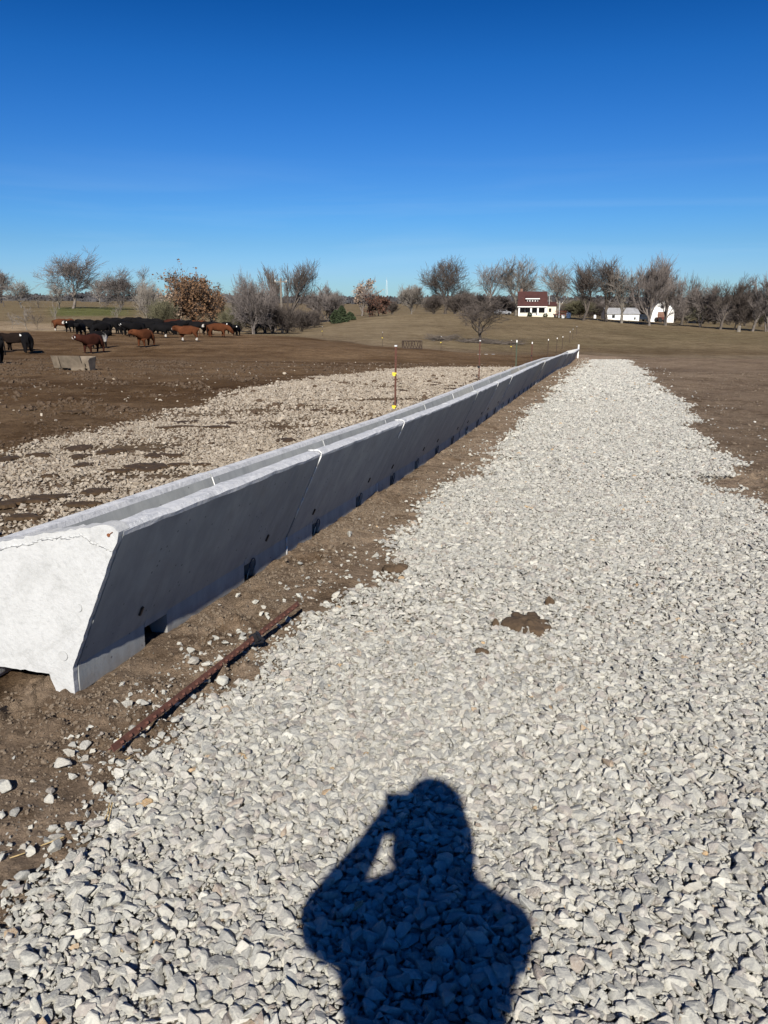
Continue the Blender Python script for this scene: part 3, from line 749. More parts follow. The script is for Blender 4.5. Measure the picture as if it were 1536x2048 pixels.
# crumbs and clods of dry soil
simple('soil_clod', (0.150, 0.118, 0.088), 1.0, 0.35, 3, 0.0, spec=0.02); simple('lot_clod', (0.082, 0.058, 0.040), 1.0, 0.4, 3, 0.0, spec=0.02)
protoC = bpy.data.collections.new('clod_shapes'); protoL = bpy.data.collections.new('lot_clod_shapes')
for k in range(8):
    for cc, mm in ((protoC, 'soil_clod'), (protoL, 'lot_clod')):
        r_ = np.random.default_rng(500 + k); bm = bmesh.new(); bmesh.ops.create_icosphere(bm, subdivisions=2, radius=1)
        for v in bm.verts:
            q = np.array(v.co); f_ = 1 + .55 * float(fbm(np.array([q[0] * 1.8 + k * 7]), np.array([q[1] * 1.8 + q[2] * 2.3]), 3, k)[0]) + r_.normal(0, .07); v.co = Vector(q * f_ * np.array([1, .85, .6]))
        me = bpy.data.meshes.new('clod'); bm.to_mesh(me); bm.free(); me.materials.append(M[mm]); cc.objects.link(bpy.data.objects.new('clod_shape_%d' % k, me))
def clods(name, spans, coll, maskf, label):
    A = []
    for lo, hi, sp, rad in spans:
        x, y = jgrid(-0.64 * hi - 1, 0.66 * hi, lo, hi, sp); k = in_view(x, y, .08); x, y = x[k], y[k]
        k = rng.random(len(x)) < maskf(x, y); x, y = x[k], y[k]
        sz = rad * np.exp(rng.normal(0, .5, len(x))); sz = np.minimum(sz, rad * 3)
        A.append((x, y, terrain(x, y) + relief(x, y) + sz * .15, sz))
    x, y, z, sz = [np.concatenate([a[i] for a in A]) for i in range(4)]; n = len(x); print(name, n)
    gn_gravel(name, np.stack([x, y, z], -1), rng.random((n, 3)) * np.array([.8, .8, 6.28]), sz[:, None] * rng.uniform(.8, 1.2, (n, 3)), rng.random(n), rng.integers(0, 8, n), coll, label, 'soil')
clods('soil_clods', ((1.0, 5, .015, .0042), (5, 12, .030, .0075), (12, 40, .085, .015)), protoC,
      lambda x, y: (1 - road_w(x, y)) * ((U_(x, y) > .03) | (S_(x, y) < -.05)) * np.clip(.06 + 1.3 * fbm(x * 2.6, y * 2.6, 4, 111) + .35 * sstep(.45, .1, np.abs(U_(x, y) - .18)), 0, .9) * np.where(y > 12, .35, 1), 'crumbs and clods of dry soil on the bare dirt')
clods('lot_clods', ((6, 16, .045, .016), (16, 46, .12, .036)), protoL,
      lambda x, y: (U_(x, y) < -.8) * (1 - apron_w(x, y) * .75) * np.clip(.06 + 1.1 * fbm(x * .8, y * .8, 4, 113), 0, .6), 'dark clods of trampled mud in the cattle lot')

# loose stones on the bare dirt, one by one
LOOSE = [(12, 1580, 34), (138, 1507, 26), (172, 1490, 28), (186, 1498, 18), (124, 1530, 34), (175, 1527, 26), (242, 1527, 22), (236, 1566, 22), (200, 1579, 32), (100, 1578, 18), (98, 1597, 22),
         (236, 1605, 26), (171, 1614, 14), (203, 1639, 20), (262, 1640, 26), (103, 1654, 22), (143, 1660, 28), (96, 1676, 28), (61, 1699, 30), (110, 1699, 34), (5, 1724, 22), (97, 1727, 20),
         (46, 1756, 32), (16, 1764, 18), (35, 1780, 28), (12, 1790, 24), (388, 1330, 24), (256, 1411, 24), (261, 1392, 14), (254, 1396, 10), (290, 1420, 16), (325, 1420, 20), (340, 1413, 14), (338, 1374, 14),
         (329, 1392, 18), (377, 1314, 14), (382, 1304, 16), (363, 1298, 10), (359, 1291, 10), (424, 1335, 18), (414, 1340, 18), (441, 1333, 18), (430, 1278, 18), (421, 1287, 14), (460, 1275, 14), (480, 1262, 16),
         (477, 1256, 16), (485, 1278, 18), (487, 1290, 20), (453, 1291, 16), (505, 1291, 12), (478, 1193, 14), (511, 1210, 14), (527, 1216, 12), (536, 1231, 10), (533, 1225, 12), (600, 1125, 12), (640, 1160, 14), (599, 1189, 16),
         (645, 1098, 10), (672, 1100, 10), (700, 1068, 10), (697, 1070, 14), (702, 1105, 10), (575, 1236, 16), (556, 1250, 14), (500, 1370, 14), (370, 1428, 18), (405, 1430, 22), (355, 1470, 20), (344, 1490, 22), (335, 1480, 18)]
for i, (px, py, wpx) in enumerate(LOOSE):
    p = hit(px, py + 3); dist = math.hypot(p.y, CAM_Z - p.z + p.x * 0); rad = wpx * dist / FPX * .62
    o = link('stone', stone_g[i % NV], None, None, (p.x, p.y, p.z + float(relief(np.array([p.x]), np.array([p.y]))[0]) + rad * .5)); o.scale = (rad, rad, rad * 1.05)
    o.rotation_euler = (rng.normal(0, .25), rng.normal(0, .25), rng.random() * 6.28)
    big = 'large' if wpx >= 26 else ('middling' if wpx >= 17 else 'small')
    if py < 1260 and px > 520: where = 'near the bunk past the lying t-post tip'
    elif py < 1350 and px > 350: where = 'between bunk and lying t-post near its clip'
    elif px > 360: where = 'between lower t-post and gravel edge'
    elif px > 235 and py < 1500: where = 'left of the lower lying t-post'
    elif py > 1690: where = 'at the lower left edge of the gravel'
    elif px > 195: where = 'just below the lower end of the lying t-post'
    elif py > 1600: where = 'beside the straw stalks on the dirt at the left'
    else: where = 'on open dirt left of the t-post foot'
    tag(o, big + ' loose grey stone ' + where, 'stone', 'loose stones on the bare dirt')

# ------------------------------------------------------------------ T-posts
def tpost(L, lying=False):
    """steel T-post along +z, flange facing -y; studs on the flange"""
    b = MB(); b.box((0, 0, L / 2), (.034, .005, L)); b.box((0, .0145, L / 2), (.005, .024, L))
    st = MB(); z = .05
    while z < L - .04: st.box((0, -.006, z), (.014, .008, .016), rx=.5); z += .054
    return b.mesh('post_shaft'), st.mesh('stud_row')
sh, st = tpost(1.72)
p0, p1 = hit(228, 1527), hit(598, 1233)
root = empty('t_post', (p0.x, p0.y, p0.z + .0))
d = Vector((p1.x - p0.x, p1.y - p0.y, p1.z - p0.z + .02)); L0 = d.length
zax = d.normalized(); up = Vector((0.80, -.50, .42)); yax = -(up - zax * up.dot(zax)).normalized(); xax = yax.cross(zax)
root.rotation_euler = Matrix((xax, yax, zax)).transposed().to_euler(); root.location.z += .062
root.scale = (.85, .85, L0 / 1.72)
sh.materials.append(M['rust']); st.materials.append(M['rust'])
link('post_shaft', sh, None, root); stud1 = MB(); stud1.box((0, 0, 0), (.013, .011, .014), rx=.5); stm = stud1.mesh('stud'); stm.materials.append(M['rust'])
z = .05; 
while z < 1.68:
    link('stud', stm, None, root, (.0, -.008, z)); z += .054
ins = MB(); ins.box((0, -.012, 1.17), (.05, .03, .035)); ins.box((.0, .015, 1.17), (.046, .03, .03)); ins.tube((-.015, -.03, 1.16), (.035, -.045, 1.18), .008); ins.tube((.03, .0, 1.15), (.05, -.02, 1.20), .007); ins.tube((-.03, -.01, 1.19), (.04, -.012, 1.195), .006)
ins.build('insulator', M['black_plastic'], root)
tag(root, 'rusty studded steel t-post lying on the dirt beside the gravel, black clip on it', 't-post')

def stand_post(x, y, h, mat, capm, cap_h, clips, label, group, wd=1.0, lean=(0, 0)):
    z = ground_z(x, y) - .06
    r_ = empty('t_post', (x, y, z), rng.uniform(-.3, .3)); r_.rotation_euler.x, r_.rotation_euler.y = lean
    b = MB(); b.box((0, 0, (h + .06) / 2), (.034 * wd, .006 * wd, h + .06)); b.box((0, .013 * wd, (h + .06) / 2), (.007 * wd, .024 * wd, h + .06))
    zz = .1
    while zz < h - .1: b.box((0, -.005 * wd, zz), (.013 * wd, .008 * wd, .02)); zz += .06
    b.build('post_shaft', M[mat], r_)
    if cap_h: c_ = MB(); c_.box((0, .002, h + .06 - cap_h / 2 + .006), (.044 * min(wd, 1.35), .040 * min(wd, 1.35), cap_h)); c_.build('post_cap', M[capm], r_)
    for (cz, cm) in clips:
        c_ = MB(); c_.box((-.03, -.012, cz), (.06, .04, .08)); c_.box((-.02, -.02, cz + .02), (.09, .03, .035)); c_.tube((-.06, -.02, cz - .02), (-.06, -.02, cz + .045), .014); c_.build('insulator', M[cm], r_)
    return tag(r_, label, 't-post', group)
PG = 't-posts standing behind the bunk'
posts = [(14.65, 'rust', 'sealant', .03, [(.07, 'yellow_plastic'), (.83, 'yellow_plastic')], 'nearest rusty t-post with two yellow insulators standing behind the bunk'),
         (27.2, 'rust', 'sealant', .035, [(.5, 'black_plastic'), (.06, 'black_plastic')], 'second rusty t-post behind the bunk, in line with the small bare tree'),
         (40.2, 'post_green', 'white_paint', .12, [], 'green t-post with a white painted top, third behind the bunk'),
         (49.5, 'rust', 'white_paint', .12, [(.6, 'black_plastic')], 'rusty t-post with a white top, fourth behind the bunk'),
         (64.4, 'post_dark', 'white_paint', .12, [], 'white topped t-post, fifth behind the bunk'),
         (76.5, 'post_dark', 'white_paint', .12, [], 'white topped t-post, sixth behind the bunk'),
         (86.5, 'post_dark', 'white_paint', .13, [], 'white topped t-post, seventh behind the bunk'),
         (104.6, 'post_dark', 'white_paint', .13, [], 'white topped t-post, eighth behind the bunk'),
         (114, 'post_dark', 'sealant', .1, [], 'faint t-post, ninth behind the bunk'),
         (128, 'post_dark', 'sealant', .1, [], 'farthest faint t-post just left of the white post')]
for i, (s, m_, cm, ch, cl, lb) in enumerate(posts):
    x, y = XY(s, -2.40); stand_post(x, y, 1.42 + (.02 * (i % 3)), m_, cm, ch, cl, lb, PG, 1.3 if i < 2 else 1.9, (rng.normal(0, .02), rng.normal(0, .02)))
# white plastic end post
x, y = XY(62.5, .12); r_ = empty('white_post', (x, y, ground_z(x, y) - .1)); b = MB(); b.tube((0, 0, 0), (.02, 0, 1.12), .065, n=12); b.build('post_shaft', M['white_plastic'], r_)
b = MB(); b.tube((.02, 0, 1.122), (.021, 0, 1.16), .072, n=12); b.build('post_cap', M['white_plastic'], r_); tag(r_, 'short thick white post at the far end of the bunk', 'post')
# lone posts along the far side of the mud lot
for px, pyb, hpx, lb in ((645, 674, 17, 'faint rusty t-post at the mud edge in front of the creek trees'), (765, 690, 22, 'pale t-post with insulators at the mud edge left of the steel panel'),
                         (882, 700, 20, 'faint t-post at the mud edge below the branch pile'), (1022, 709, 20, 'thin t-post at the mud edge right of the small bare tree')):
    p = hit(px, pyb); stand_post(p.x, p.y, 1.25, 'post_dark', 'sealant', .05, [(.75, 'yellow_plastic')], lb, 't-posts along the far mud edge', 1.1)
for px, pyb, hpx, lb in ((8, 613, 10, 'leftmost wooden fence post in the far tan field'), (77, 616, 13, 'dark wooden fence post left of the big spreading bare tree')):
    p = hit(px, pyb); h = metres(hpx, p.y); b = MB(); b.tube((0, 0, -.3), (0, 0, h), .16, .13, 8); o = b.build('fence_post', M['bark_dark'], None, (p.x, p.y, p.z)); tag(o, lb, 'fence post', 'wooden posts of the far field fence')

# ------------------------------------------------------------------ manure pats, straw
def pat(px, py, wpx, hpx, mat, label, group=None, thick=.03):
    p = hit(px, py); L = math.hypot(p.y, CAM_Z - p.z); a = wpx * L / FPX / 2
    gs = (CAM_Z - p.z) / p.y; b_ = hpx / 2 * L / FPX / max(gs / math.hypot(1, gs), .05); b_ = min(b_, a * 1.6)
    Fc = []; nr, na = 11, 44; sd = int(rng.integers(1000))
    t, rr_ = np.meshgrid(np.arange(na) / na * 6.2832, np.arange(nr) / (nr - 1))
    e = 1 + .75 * fbm(np.cos(t) * 1.3 + sd, np.sin(t) * 1.3, 3, 5) + .45 * fbm(np.cos(t) * 6 + sd, np.sin(t) * 6, 3, 15)
    x, y = a * rr_ * e * np.cos(t), b_ * rr_ * e * np.sin(t)
    h = thick * (1 - rr_ ** 2) * (1 + 1.6 * fbm(x * 22 + sd, y * 22, 4, 6)) + np.where(rr_ < .98, .012, -.012)
    z = h + terrain(p.x + x, p.y + y) + relief(p.x + x, p.y + y) + .012 - p.z
    V = np.stack([x, y, z], -1).reshape(-1, 3)
    for i in range(nr - 1):
        for j in range(na): Fc.append((i * na + j, i * na + (j + 1) % na, (i + 1) * na + (j + 1) % na, (i + 1) * na + j))
    o = link('manure_pat', mesh_np('manure_pat', V, Fc, True), M[mat], None, (p.x, p.y, p.z + .012)); tag(o, label, 'manure pat', group)
pat(1054, 1254, 96, 56, 'manure_dry', 'large brown manure pat on the pale gravel road', None, .020)
pat(963, 1311, 26, 8, 'manure_dry', 'small dark manure clod on the gravel left below the large pat', None, .02)
pat(1098, 1211, 22, 6, 'manure_dry', 'tiny manure clod on the gravel right above the large pat', None, .02)
pat(990, 1256, 16, 7, 'manure_dry', 'tiny manure clod on the gravel touching the large pat on its left', None, .02)
pat(790, 1141, 54, 10, 'manure_dry', 'narrow brown clod at the edge of the gravel beside the second bunk section', None, .02)
for (px, py, wp, hp) in [(20, 1012, 60, 26), (85, 1000, 90, 22), (195, 985, 60, 14), (45, 1042, 70, 16), (290, 933, 70, 18), (170, 928, 34, 14), (160, 912, 36, 8), (155, 900, 44, 12), (100, 952, 36, 8), (225, 905, 46, 9),
                         (312, 912, 36, 10), (345, 912, 40, 6), (375, 843, 46, 10), (372, 857, 60, 8), (436, 857, 60, 9), (330, 860, 40, 5), (460, 847, 36, 6), (12, 918, 36, 12), (72, 910, 40, 8), (575, 880, 40, 8), (630, 823, 22, 5), (560, 808, 24, 4),
                         (170, 1015, 80, 12), (870, 770, 16, 4), (872, 765, 14, 3), (805, 781, 22, 3), (900, 778, 24, 3), (150, 823, 40, 6), (355, 928, 36, 8), (405, 930, 34, 7), (238, 942, 44, 8)]:
    where = 'far away, right of the nearest standing t-post' if px > 780 else ('just left of the nearest standing t-post' if px > 500 else ('near the mud edge' if py < 880 else ('touching the left picture edge' if px < 50 else ('close against the bunk' if py > 965 and px > 80 else 'in the middle of the soiled gravel'))))
    pat(px, py, wp, hp, 'manure', ('broad ' if wp >= 60 else ('middling ' if wp >= 36 else 'small ')) + 'dark manure pat ' + where, 'manure pats on the cattle side', .008)
for (a, b_, lb) in (((220, 1612), (207, 1652), 'pair of thick straw stalks lying at the gravel edge, lowest left'), ((128, 1680), (82, 1698), 'pale straw stalk touching a grey stone on the dirt, bent'), ((50, 1712), (20, 1722), 'pale straw stalk near the left edge of the dirt'),
                    ((234, 1484), (250, 1485), 'short yellow straw piece left of the lying t-post'), ((262, 1518), (252, 1526), 'short straw piece at the foot of the lying t-post')):
    p, q = hit(*a), hit(*b_); m_ = MB(); mid = (p + q) / 2 + Vector((.006, 0, .012))
    m_.tube(p + Vector((0, 0, .010)), mid, .0022, n=5); m_.tube(mid, q + Vector((0, 0, .010)), .0022, .0015, 5)
    if 'pair' in lb: m_.tube(p + Vector((.012, 0, .016)), q + Vector((.014, .01, .012)), .0022, n=5)
    o = m_.mesh('straw'); c0 = Vector(p); o.transform(Matrix.Translation(-c0)); tag(link('straw', o, M['straw'], None, c0), lb, 'straw')

# ------------------------------------------------------------------ old trough section, panel, brush piles
p = hit(150, 739); root = empty('old_feed_trough', (p.x, p.y, p.z - .02), R(-8))
Lr = 1.62
def fr(q, t): return (t, q[0], q[1])
# side walls slope outwards; feet at each end; broken right end
front = [(-.22, .10), (-.42, .62), (-.36, .62), (-.15, .14)]; back = [(.15, .14), (.33, .56), (.39, .56), (.22, .10)]
b = MB(); b.prism(front, -Lr / 2, Lr * .30, fr); b.prism([(-.22, .10), (-.30, .30), (-.24, .30), (-.15, .14)], Lr * .30, Lr * .38, fr); b.build('front_wall', M['concrete_old'], root)
b = MB(); b.prism(back, -Lr / 2 + .03, Lr / 2, fr); b.build('back_wall', M['concrete_old'], root)
b = MB(); b.prism([(-.21, .09), (-.15, .141), (.15, .141), (.21, .09)], -Lr / 2 + .02, Lr / 2 - .02, fr); b.build('floor_slab', M['concrete_old'], root)
b = MB(); b.prism([(-.24, -.02), (-.25, .12), (.25, .12), (.24, -.02)], -Lr * .36, -Lr * .28, fr); b.prism([(-.30, .1), (-.455, .60), (-.40, .60), (-.22, .1)], -Lr * .36, -Lr * .29, fr); b.build('foot', M['concrete_old'], root)
b = MB(); b.prism([(-.24, -.02), (-.26, .12), (.25, .12), (.24, -.02)], -.04, Lr * .36, fr); b.build('foot', M['concrete_old'], root)
b = MB(); b.prism([(-.26, -.02), (-.34, .42), (-.20, .50), (.30, .54), (.2, -.02)], Lr / 2 - .09, Lr / 2 + .012, fr); b.build('end_wall', M['concrete_old'], root)
tag(root, 'old weathered concrete trough with broken end standing alone in the mud', 'trough')

p = hit(824, 697); root = empty('steel_panel', (p.x, p.y, p.z - .15), R(-6)); W, H = metres(40, p.y), metres(15, p.y) + .15
b = MB()
for z in (.15, H): b.tube((-W / 2, 0, z), (W / 2, 0, z), .05)
for x in (-W / 2, W / 2): b.tube((x, 0, 0), (x, 0, H), .04)
b.build('frame', M['post_dark'], root)
for i in range(7):
    x0 = -W / 2 + W * i / 7; b = MB(); b.tube((x0, 0, .15), (x0 + W / 7 * (.9 if i % 2 else .5), 0, H), .035); b.tube((x0 + W / 7, .02, .15), (x0 + W / 7 * .1, .02, H), .03); b.build('brace', M['post_dark'], root)
for x in (-W * .42, -W * .05, W * .4): b = MB(); b.tube((x, .03, .1), (x, .03, H), .035); b.build('upright', M['post_dark'], root)
tag(root, 'rusty steel panel with crossed bracing standing at the far mud edge', 'panel')

def brushpile(pxa, pya, pxb, pyb, hgt, n, label):
    a, b_ = hit(pxa, pya), hit(pxb, pyb); root = empty('branch_pile', (a + b_) / 2); c0 = root.location.copy(); groups = [MB() for _ in range(6)]
    for i in range(n):
        t = rng.random(); q = a.lerp(b_, t) - c0; q.z = ground_z(*(q + c0)[:2]) - c0.z
        an = rng.normal(0, .5) + (math.pi if rng.random() < .5 else 0); L = rng.uniform(.6, 2.2); el = rng.normal(.05, .16)
        s0 = q + Vector((0, rng.normal(0, .6), rng.random() * hgt)); e = s0 + Vector((math.cos(an) * L, math.sin(an) * L * .5, math.sin(el) * L)); r0 = rng.uniform(.015, .07)
        groups[i % 6].tube(s0, e, r0, r0 * .4, 5)
        for _ in range(3):
            s1 = s0.lerp(e, rng.random()); groups[i % 6].tube(s1, s1 + Vector((rng.normal(0, .6), rng.normal(0, .3), rng.random() * .3)), r0 * .4, .01, 4)
    for gq in groups: gq.build('branch', M['bark_dark'], root)
    tag(root, label, 'branch pile')
brushpile(866, 682, 904, 678, .35, 100, 'dark pile of fallen branches on the pasture right of the steel panel')
brushpile(925, 684, 1035, 690, .2, 170, 'long low row of dead branches under the small bare tree')
p = hit(1192, 736); root = empty('broken_plank', (p.x, p.y, p.z + .02), R(5)); b = MB(); b.box((0, 0, .03), (.55, .09, .03), ry=.06); b.box((-.32, .02, .06), (.16, .1, .07), ry=.5, rz=.3); b.build('board', M['wood_grey'], root)
b = MB(); b.tube((.0, .02, .04), (.08, .04, .17), .015, .008); b.build('splinter', M['wood_grey'], root); tag(root, 'weathered broken plank lying on the far end of the gravel road', 'plank')
p = hit(965, 706)
for i in range(3):
    q = hit(958 + 14 * i, 709); b = MB(); b.box((0, 0, .02), (.30, .15, .035), rz=.2 * i); o = b.build('concrete_chunk', M['concrete'], None, (q.x, q.y, q.z)); tag(o, ['left', 'middle', 'right'][i] + ' of three small white concrete chunks on the mud behind the second post', 'concrete chunk', 'white chunks on the far mud')

# ------------------------------------------------------------------ trees
def tubes_np(P0, P1, R0, R1, n=3):
    d = P1 - P0; L = np.linalg.norm(d, axis=1, keepdims=True); d = d / np.maximum(L, 1e-6)
    ref = np.where(np.abs(d[:, 2:3]) > .9, np.array([[1., 0, 0]]), np.array([[0, 0, 1.]]))
    u = np.cross(d, ref); u /= np.linalg.norm(u, axis=1, keepdims=True); v = np.cross(d, u)
    rings = []
    for P, Rr in ((P0, R0), (P1, R1)):
        for k in range(n):
            a = 6.2832 * k / n; rings.append(P + (u * math.cos(a) + v * math.sin(a)) * Rr[:, None])
    V = np.stack(rings, 1).reshape(-1, 3); m = len(P0); base = np.arange(m)[:, None] * 2 * n
    F_ = np.concatenate([base + np.array([[k, (k + 1) % n, n + (k + 1) % n, n + k]]) for k in range(n)], 0)
    return V, F_

def grow(seed, h=1.0, fork=.22, stems=1, spread=.55, depth=5, kids=(4, 4, 4, 4, 3), up=.25, lean=(0, 0), wig=.13, r0=.031, twig=.0014, ratio=.76):
    """bare tree of unit height; returns segment arrays with a level each"""
    r = np.random.default_rng(seed); seg = []
    stack = []
    for k in range(stems):
        d = Vector((r.normal(0, .18 if stems > 1 else .04) + lean[0], r.normal(0, .18 if stems > 1 else .04) + lean[1], 1)).normalized()
        stack.append((Vector((r.normal(0, .02) if stems > 1 else 0, r.normal(0, .02) if stems > 1 else 0, -.02)), d, .55 if stems == 1 else .45, r0 * (1 if stems == 1 else .6), 0))
    while stack:
        p, d, L, rad, lv = stack.pop()
        ns = (7, 5, 4, 3, 3, 2)[min(lv, 5)]
        pts = [p.copy()]; rads = [rad]; dirs = [d.copy()]; q = p.copy(); dd = d.copy()
        for i in range(ns):
            dd = (dd + Vector((r.normal(0, wig), r.normal(0, wig), r.normal(0, wig * .6) + up * (.25 if lv else .05)))).normalized()
            q = q + dd * (L / ns); pts.append(q.copy()); dirs.append(dd.copy())
            rads.append(max(twig, rad * (1 - (i + 1) / ns * (.55 if lv == 0 else .75))))
        for i in range(ns): seg.append((*pts[i], *pts[i + 1], rads[i], rads[i + 1], lv))
        if lv < depth:
            nk = kids[min(lv, len(kids) - 1)] + int(r.integers(-1, 2))
            if lv == 0: nk = max(5, nk + 4)
            if lv == depth - 1: nk += 1
            for c_ in range(nk):
                t = (fork + (1 - fork) * (c_ + r.random() * .8) / nk) if lv == 0 else (.15 + .85 * (c_ + r.random() * .7) / nk)
                t = min(t, .999); i = int(t * ns); f_ = t * ns - i
                pos = pts[i].lerp(pts[i + 1], f_); base = dirs[i + 1]
                az = r.random() * 6.283 + c_ * 2.4; side = base.orthogonal().normalized(); side.rotate(Matrix.Rotation(az, 3, base))
                ang = spread * r.uniform(.7, 1.35) * (1.25 if lv == 0 and c_ < 3 else 1)
                nd = (base * math.cos(ang) + side * math.sin(ang)).normalized()
                rr_ = (rads[i] * (1 - f_) + rads[i + 1] * f_) * .62
                stack.append((pos, nd, L * ratio * r.uniform(.75, 1.15) * (1 if lv else (1.15 - .35 * t)), max(rr_, twig), lv + 1))
            # leader
    A = np.array(seg, dtype=float)
    return A

def tree_parts(A, H, W, twig_r, n_tr=5):
    P0, P1 = A[:, 0:3].copy(), A[:, 3:6].copy()
    allp = np.concatenate([P0, P1]); zmax = np.percentile(allp[:, 2], 99.7); wx = np.percentile(allp[:, 0], 98.5) - np.percentile(allp[:, 0], 1.5); wy = np.percentile(allp[:, 1], 98.5) - np.percentile(allp[:, 1], 1.5)
    sx = W / max(wx, .05); sy = W / max(wy, .05); sz = H / zmax
    for P in (P0, P1): P *= np.array([sx, sy, sz])
    R0, R1 = A[:, 6] * H, A[:, 7] * H
    big = A[:, 8] <= 1
    V1, F1 = tubes_np(P0[big], P1[big], R0[big], R1[big], n_tr)
    sm_ = ~big
    R0s, R1s = np.maximum(R0[sm_], twig_r), np.maximum(R1[sm_] * .8, twig_r * .8)
    V2, F2 = tubes_np(P0[sm_], P1[sm_], R0s, R1s, 3)
    return mesh_np('trunk', V1, F1, True), mesh_np('crown', V2, F2, False), P1[A[:, 8] >= 3]

def leaves_mesh(C, n, size, r, jit):
    idx = r.integers(0, len(C), n); c = C[idx] + r.normal(0, jit, (n, 3)); s_ = size * r.uniform(.5, 1.4, (n, 1))
    u = r.normal(size=(n, 3)); u /= np.linalg.norm(u, axis=1, keepdims=True); v = np.cross(u, r.normal(size=(n, 3))); v /= np.linalg.norm(v, axis=1, keepdims=True)
    V = np.stack([c - u * s_, c + v * s_ * .6, c + u * s_, c - v * s_ * .6], 1).reshape(-1, 3); b = np.arange(n)[:, None] * 4
    return mesh_np('leaves', V, b + np.array([[0, 1, 2, 3]]))

TREES = 'bare trees round the fields'
def tree(px, pyb, pyt, wpx, label, seed, kind='grey', name='bare_tree', cat='tree', depth_m=None, leaves=None, group=None, tw=1.0, **kw):
    p = hit(px, pyb) if depth_m is None else at_depth(px, depth_m)
    base_py = img_xy(p.x, p.y, p.z)[1]
    H = metres(base_py - pyt, p.y); W = metres(wpx, p.y)
    A = grow(seed, **kw)
    if abs(kw.get('lean', (0, 0))[0]) < .05:            # let the crown stand evenly over its foot
        top = A[A[:, 8] >= 2]; k_ = np.median(top[:, 3:5], axis=0) / np.median(top[:, 5])
        for c_ in (0, 1): A[:, c_] -= k_[c_] * A[:, 2]; A[:, 3 + c_] -= k_[c_] * A[:, 5]
    tr, cr, tips = tree_parts(A, H, W, 0.00013 * p.y * tw)
    root = empty(name, (p.x, p.y, p.z))
    tr.materials.append(M['bark_' + kind] if kind != 'olive' else M['bark_dark']); cr.materials.append(M['twig_' + kind])
    link('trunk', tr, None, root); link('crown', cr, None, root)
    if leaves:
        lm, cnt, ls = leaves; link('leaves', leaves_mesh(tips, cnt, ls, np.random.default_rng(seed), .25), M[lm], root)
    return tag(root, label, cat, group)

T = tree
# left fields
T(2, 607, 542, 50, 'bare tree cut by the left picture edge, standing on the horizon', 11, 'grey', fork=.2, spread=.6)
T(43, 616, 562, 58, 'small bare tree with a round crown, left of the big spreading tree', 12, 'pale', fork=.35, spread=.75, depth=4)
T(147, 616, 510, 108, 'big bare tree with wide spreading limbs above the green grass patch', 213, 'grey', fork=.22, spread=.62, depth=5, kids=(4, 4, 4, 4, 4), up=.3)
T(119, 617, 572, 44, 'small pale bare tree under the left limbs of the big spreading tree', 14, 'pale', fork=.35, spread=.6, depth=4)
T(243, 619, 541, 90, 'broad bare tree with tangled crown, right of the big spreading tree', 15, 'grey', fork=.25, spread=.75, stems=2)
T(200, 604, 560, 50, 'faint pale tree behind the gap between the two broad trees', 16, 'pale', depth=4, depth_m=420)
T(54, 661, 610, 40, 'leafless pale sapling at the mud edge left of the cattle', 17, 'pale', 'bare_sapling', 'sapling', fork=.3, depth=4, kids=(3, 3, 2, 2), r0=.016)
T(27, 659, 625, 20, 'thin dead sapling at the mud edge near the left picture edge', 18, 'pale', 'bare_sapling', 'sapling', fork=.3, depth=3, kids=(3, 2, 2), r0=.014)
T(76, 661, 624, 22, 'thin sapling at the mud edge just left of the red cow', 19, 'dark', 'bare_sapling', 'sapling', fork=.3, depth=3, kids=(3, 3, 2), r0=.014)
T(112, 662, 605, 14, 'thin leafless sapling standing above the leftmost red cow', 20, 'pale', 'bare_sapling', 'sapling', fork=.3, depth=3, kids=(3, 2, 2), r0=.012)
T(236, 650, 605, 26, 'pale sapling behind the middle of the cattle herd', 21, 'pale', 'bare_sapling', 'sapling', fork=.3, depth=3, kids=(3, 3, 2), r0=.014)
T(303, 652, 566, 56, 'bushy grey tree at the left side of the brown-leaved oak', 22, 'pale', stems=4, fork=.1, spread=.5, depth=4, kids=(4, 4, 4, 3))
T(328, 655, 600, 50, 'dense dark bush between grey tree and brown-leaved oak', 23, 'olive', stems=6, fork=.05, spread=.6, depth=4, kids=(4, 4, 4, 3))
T(390, 655, 550, 86, 'oak holding dry brown leaves behind the cattle herd', 24, 'dark', 'oak_tree', leaves=('leaf_brown', 8000, .19), stems=3, fork=.1, spread=.62, depth=4, kids=(4, 4, 4, 4))
T(424, 655, 568, 46, 'smaller brown-leaved oak leaning from the right side of the large oak', 25, 'dark', 'oak_tree', leaves=('leaf_brown', 3600, .18), stems=2, fork=.15, depth=4)
T(352, 652, 572, 60, 'pale leafy young oak joined to the left side of the large oak', 26, 'dark', 'oak_tree', leaves=('leaf_pale', 1700, .22), stems=2, fork=.1, depth=4)
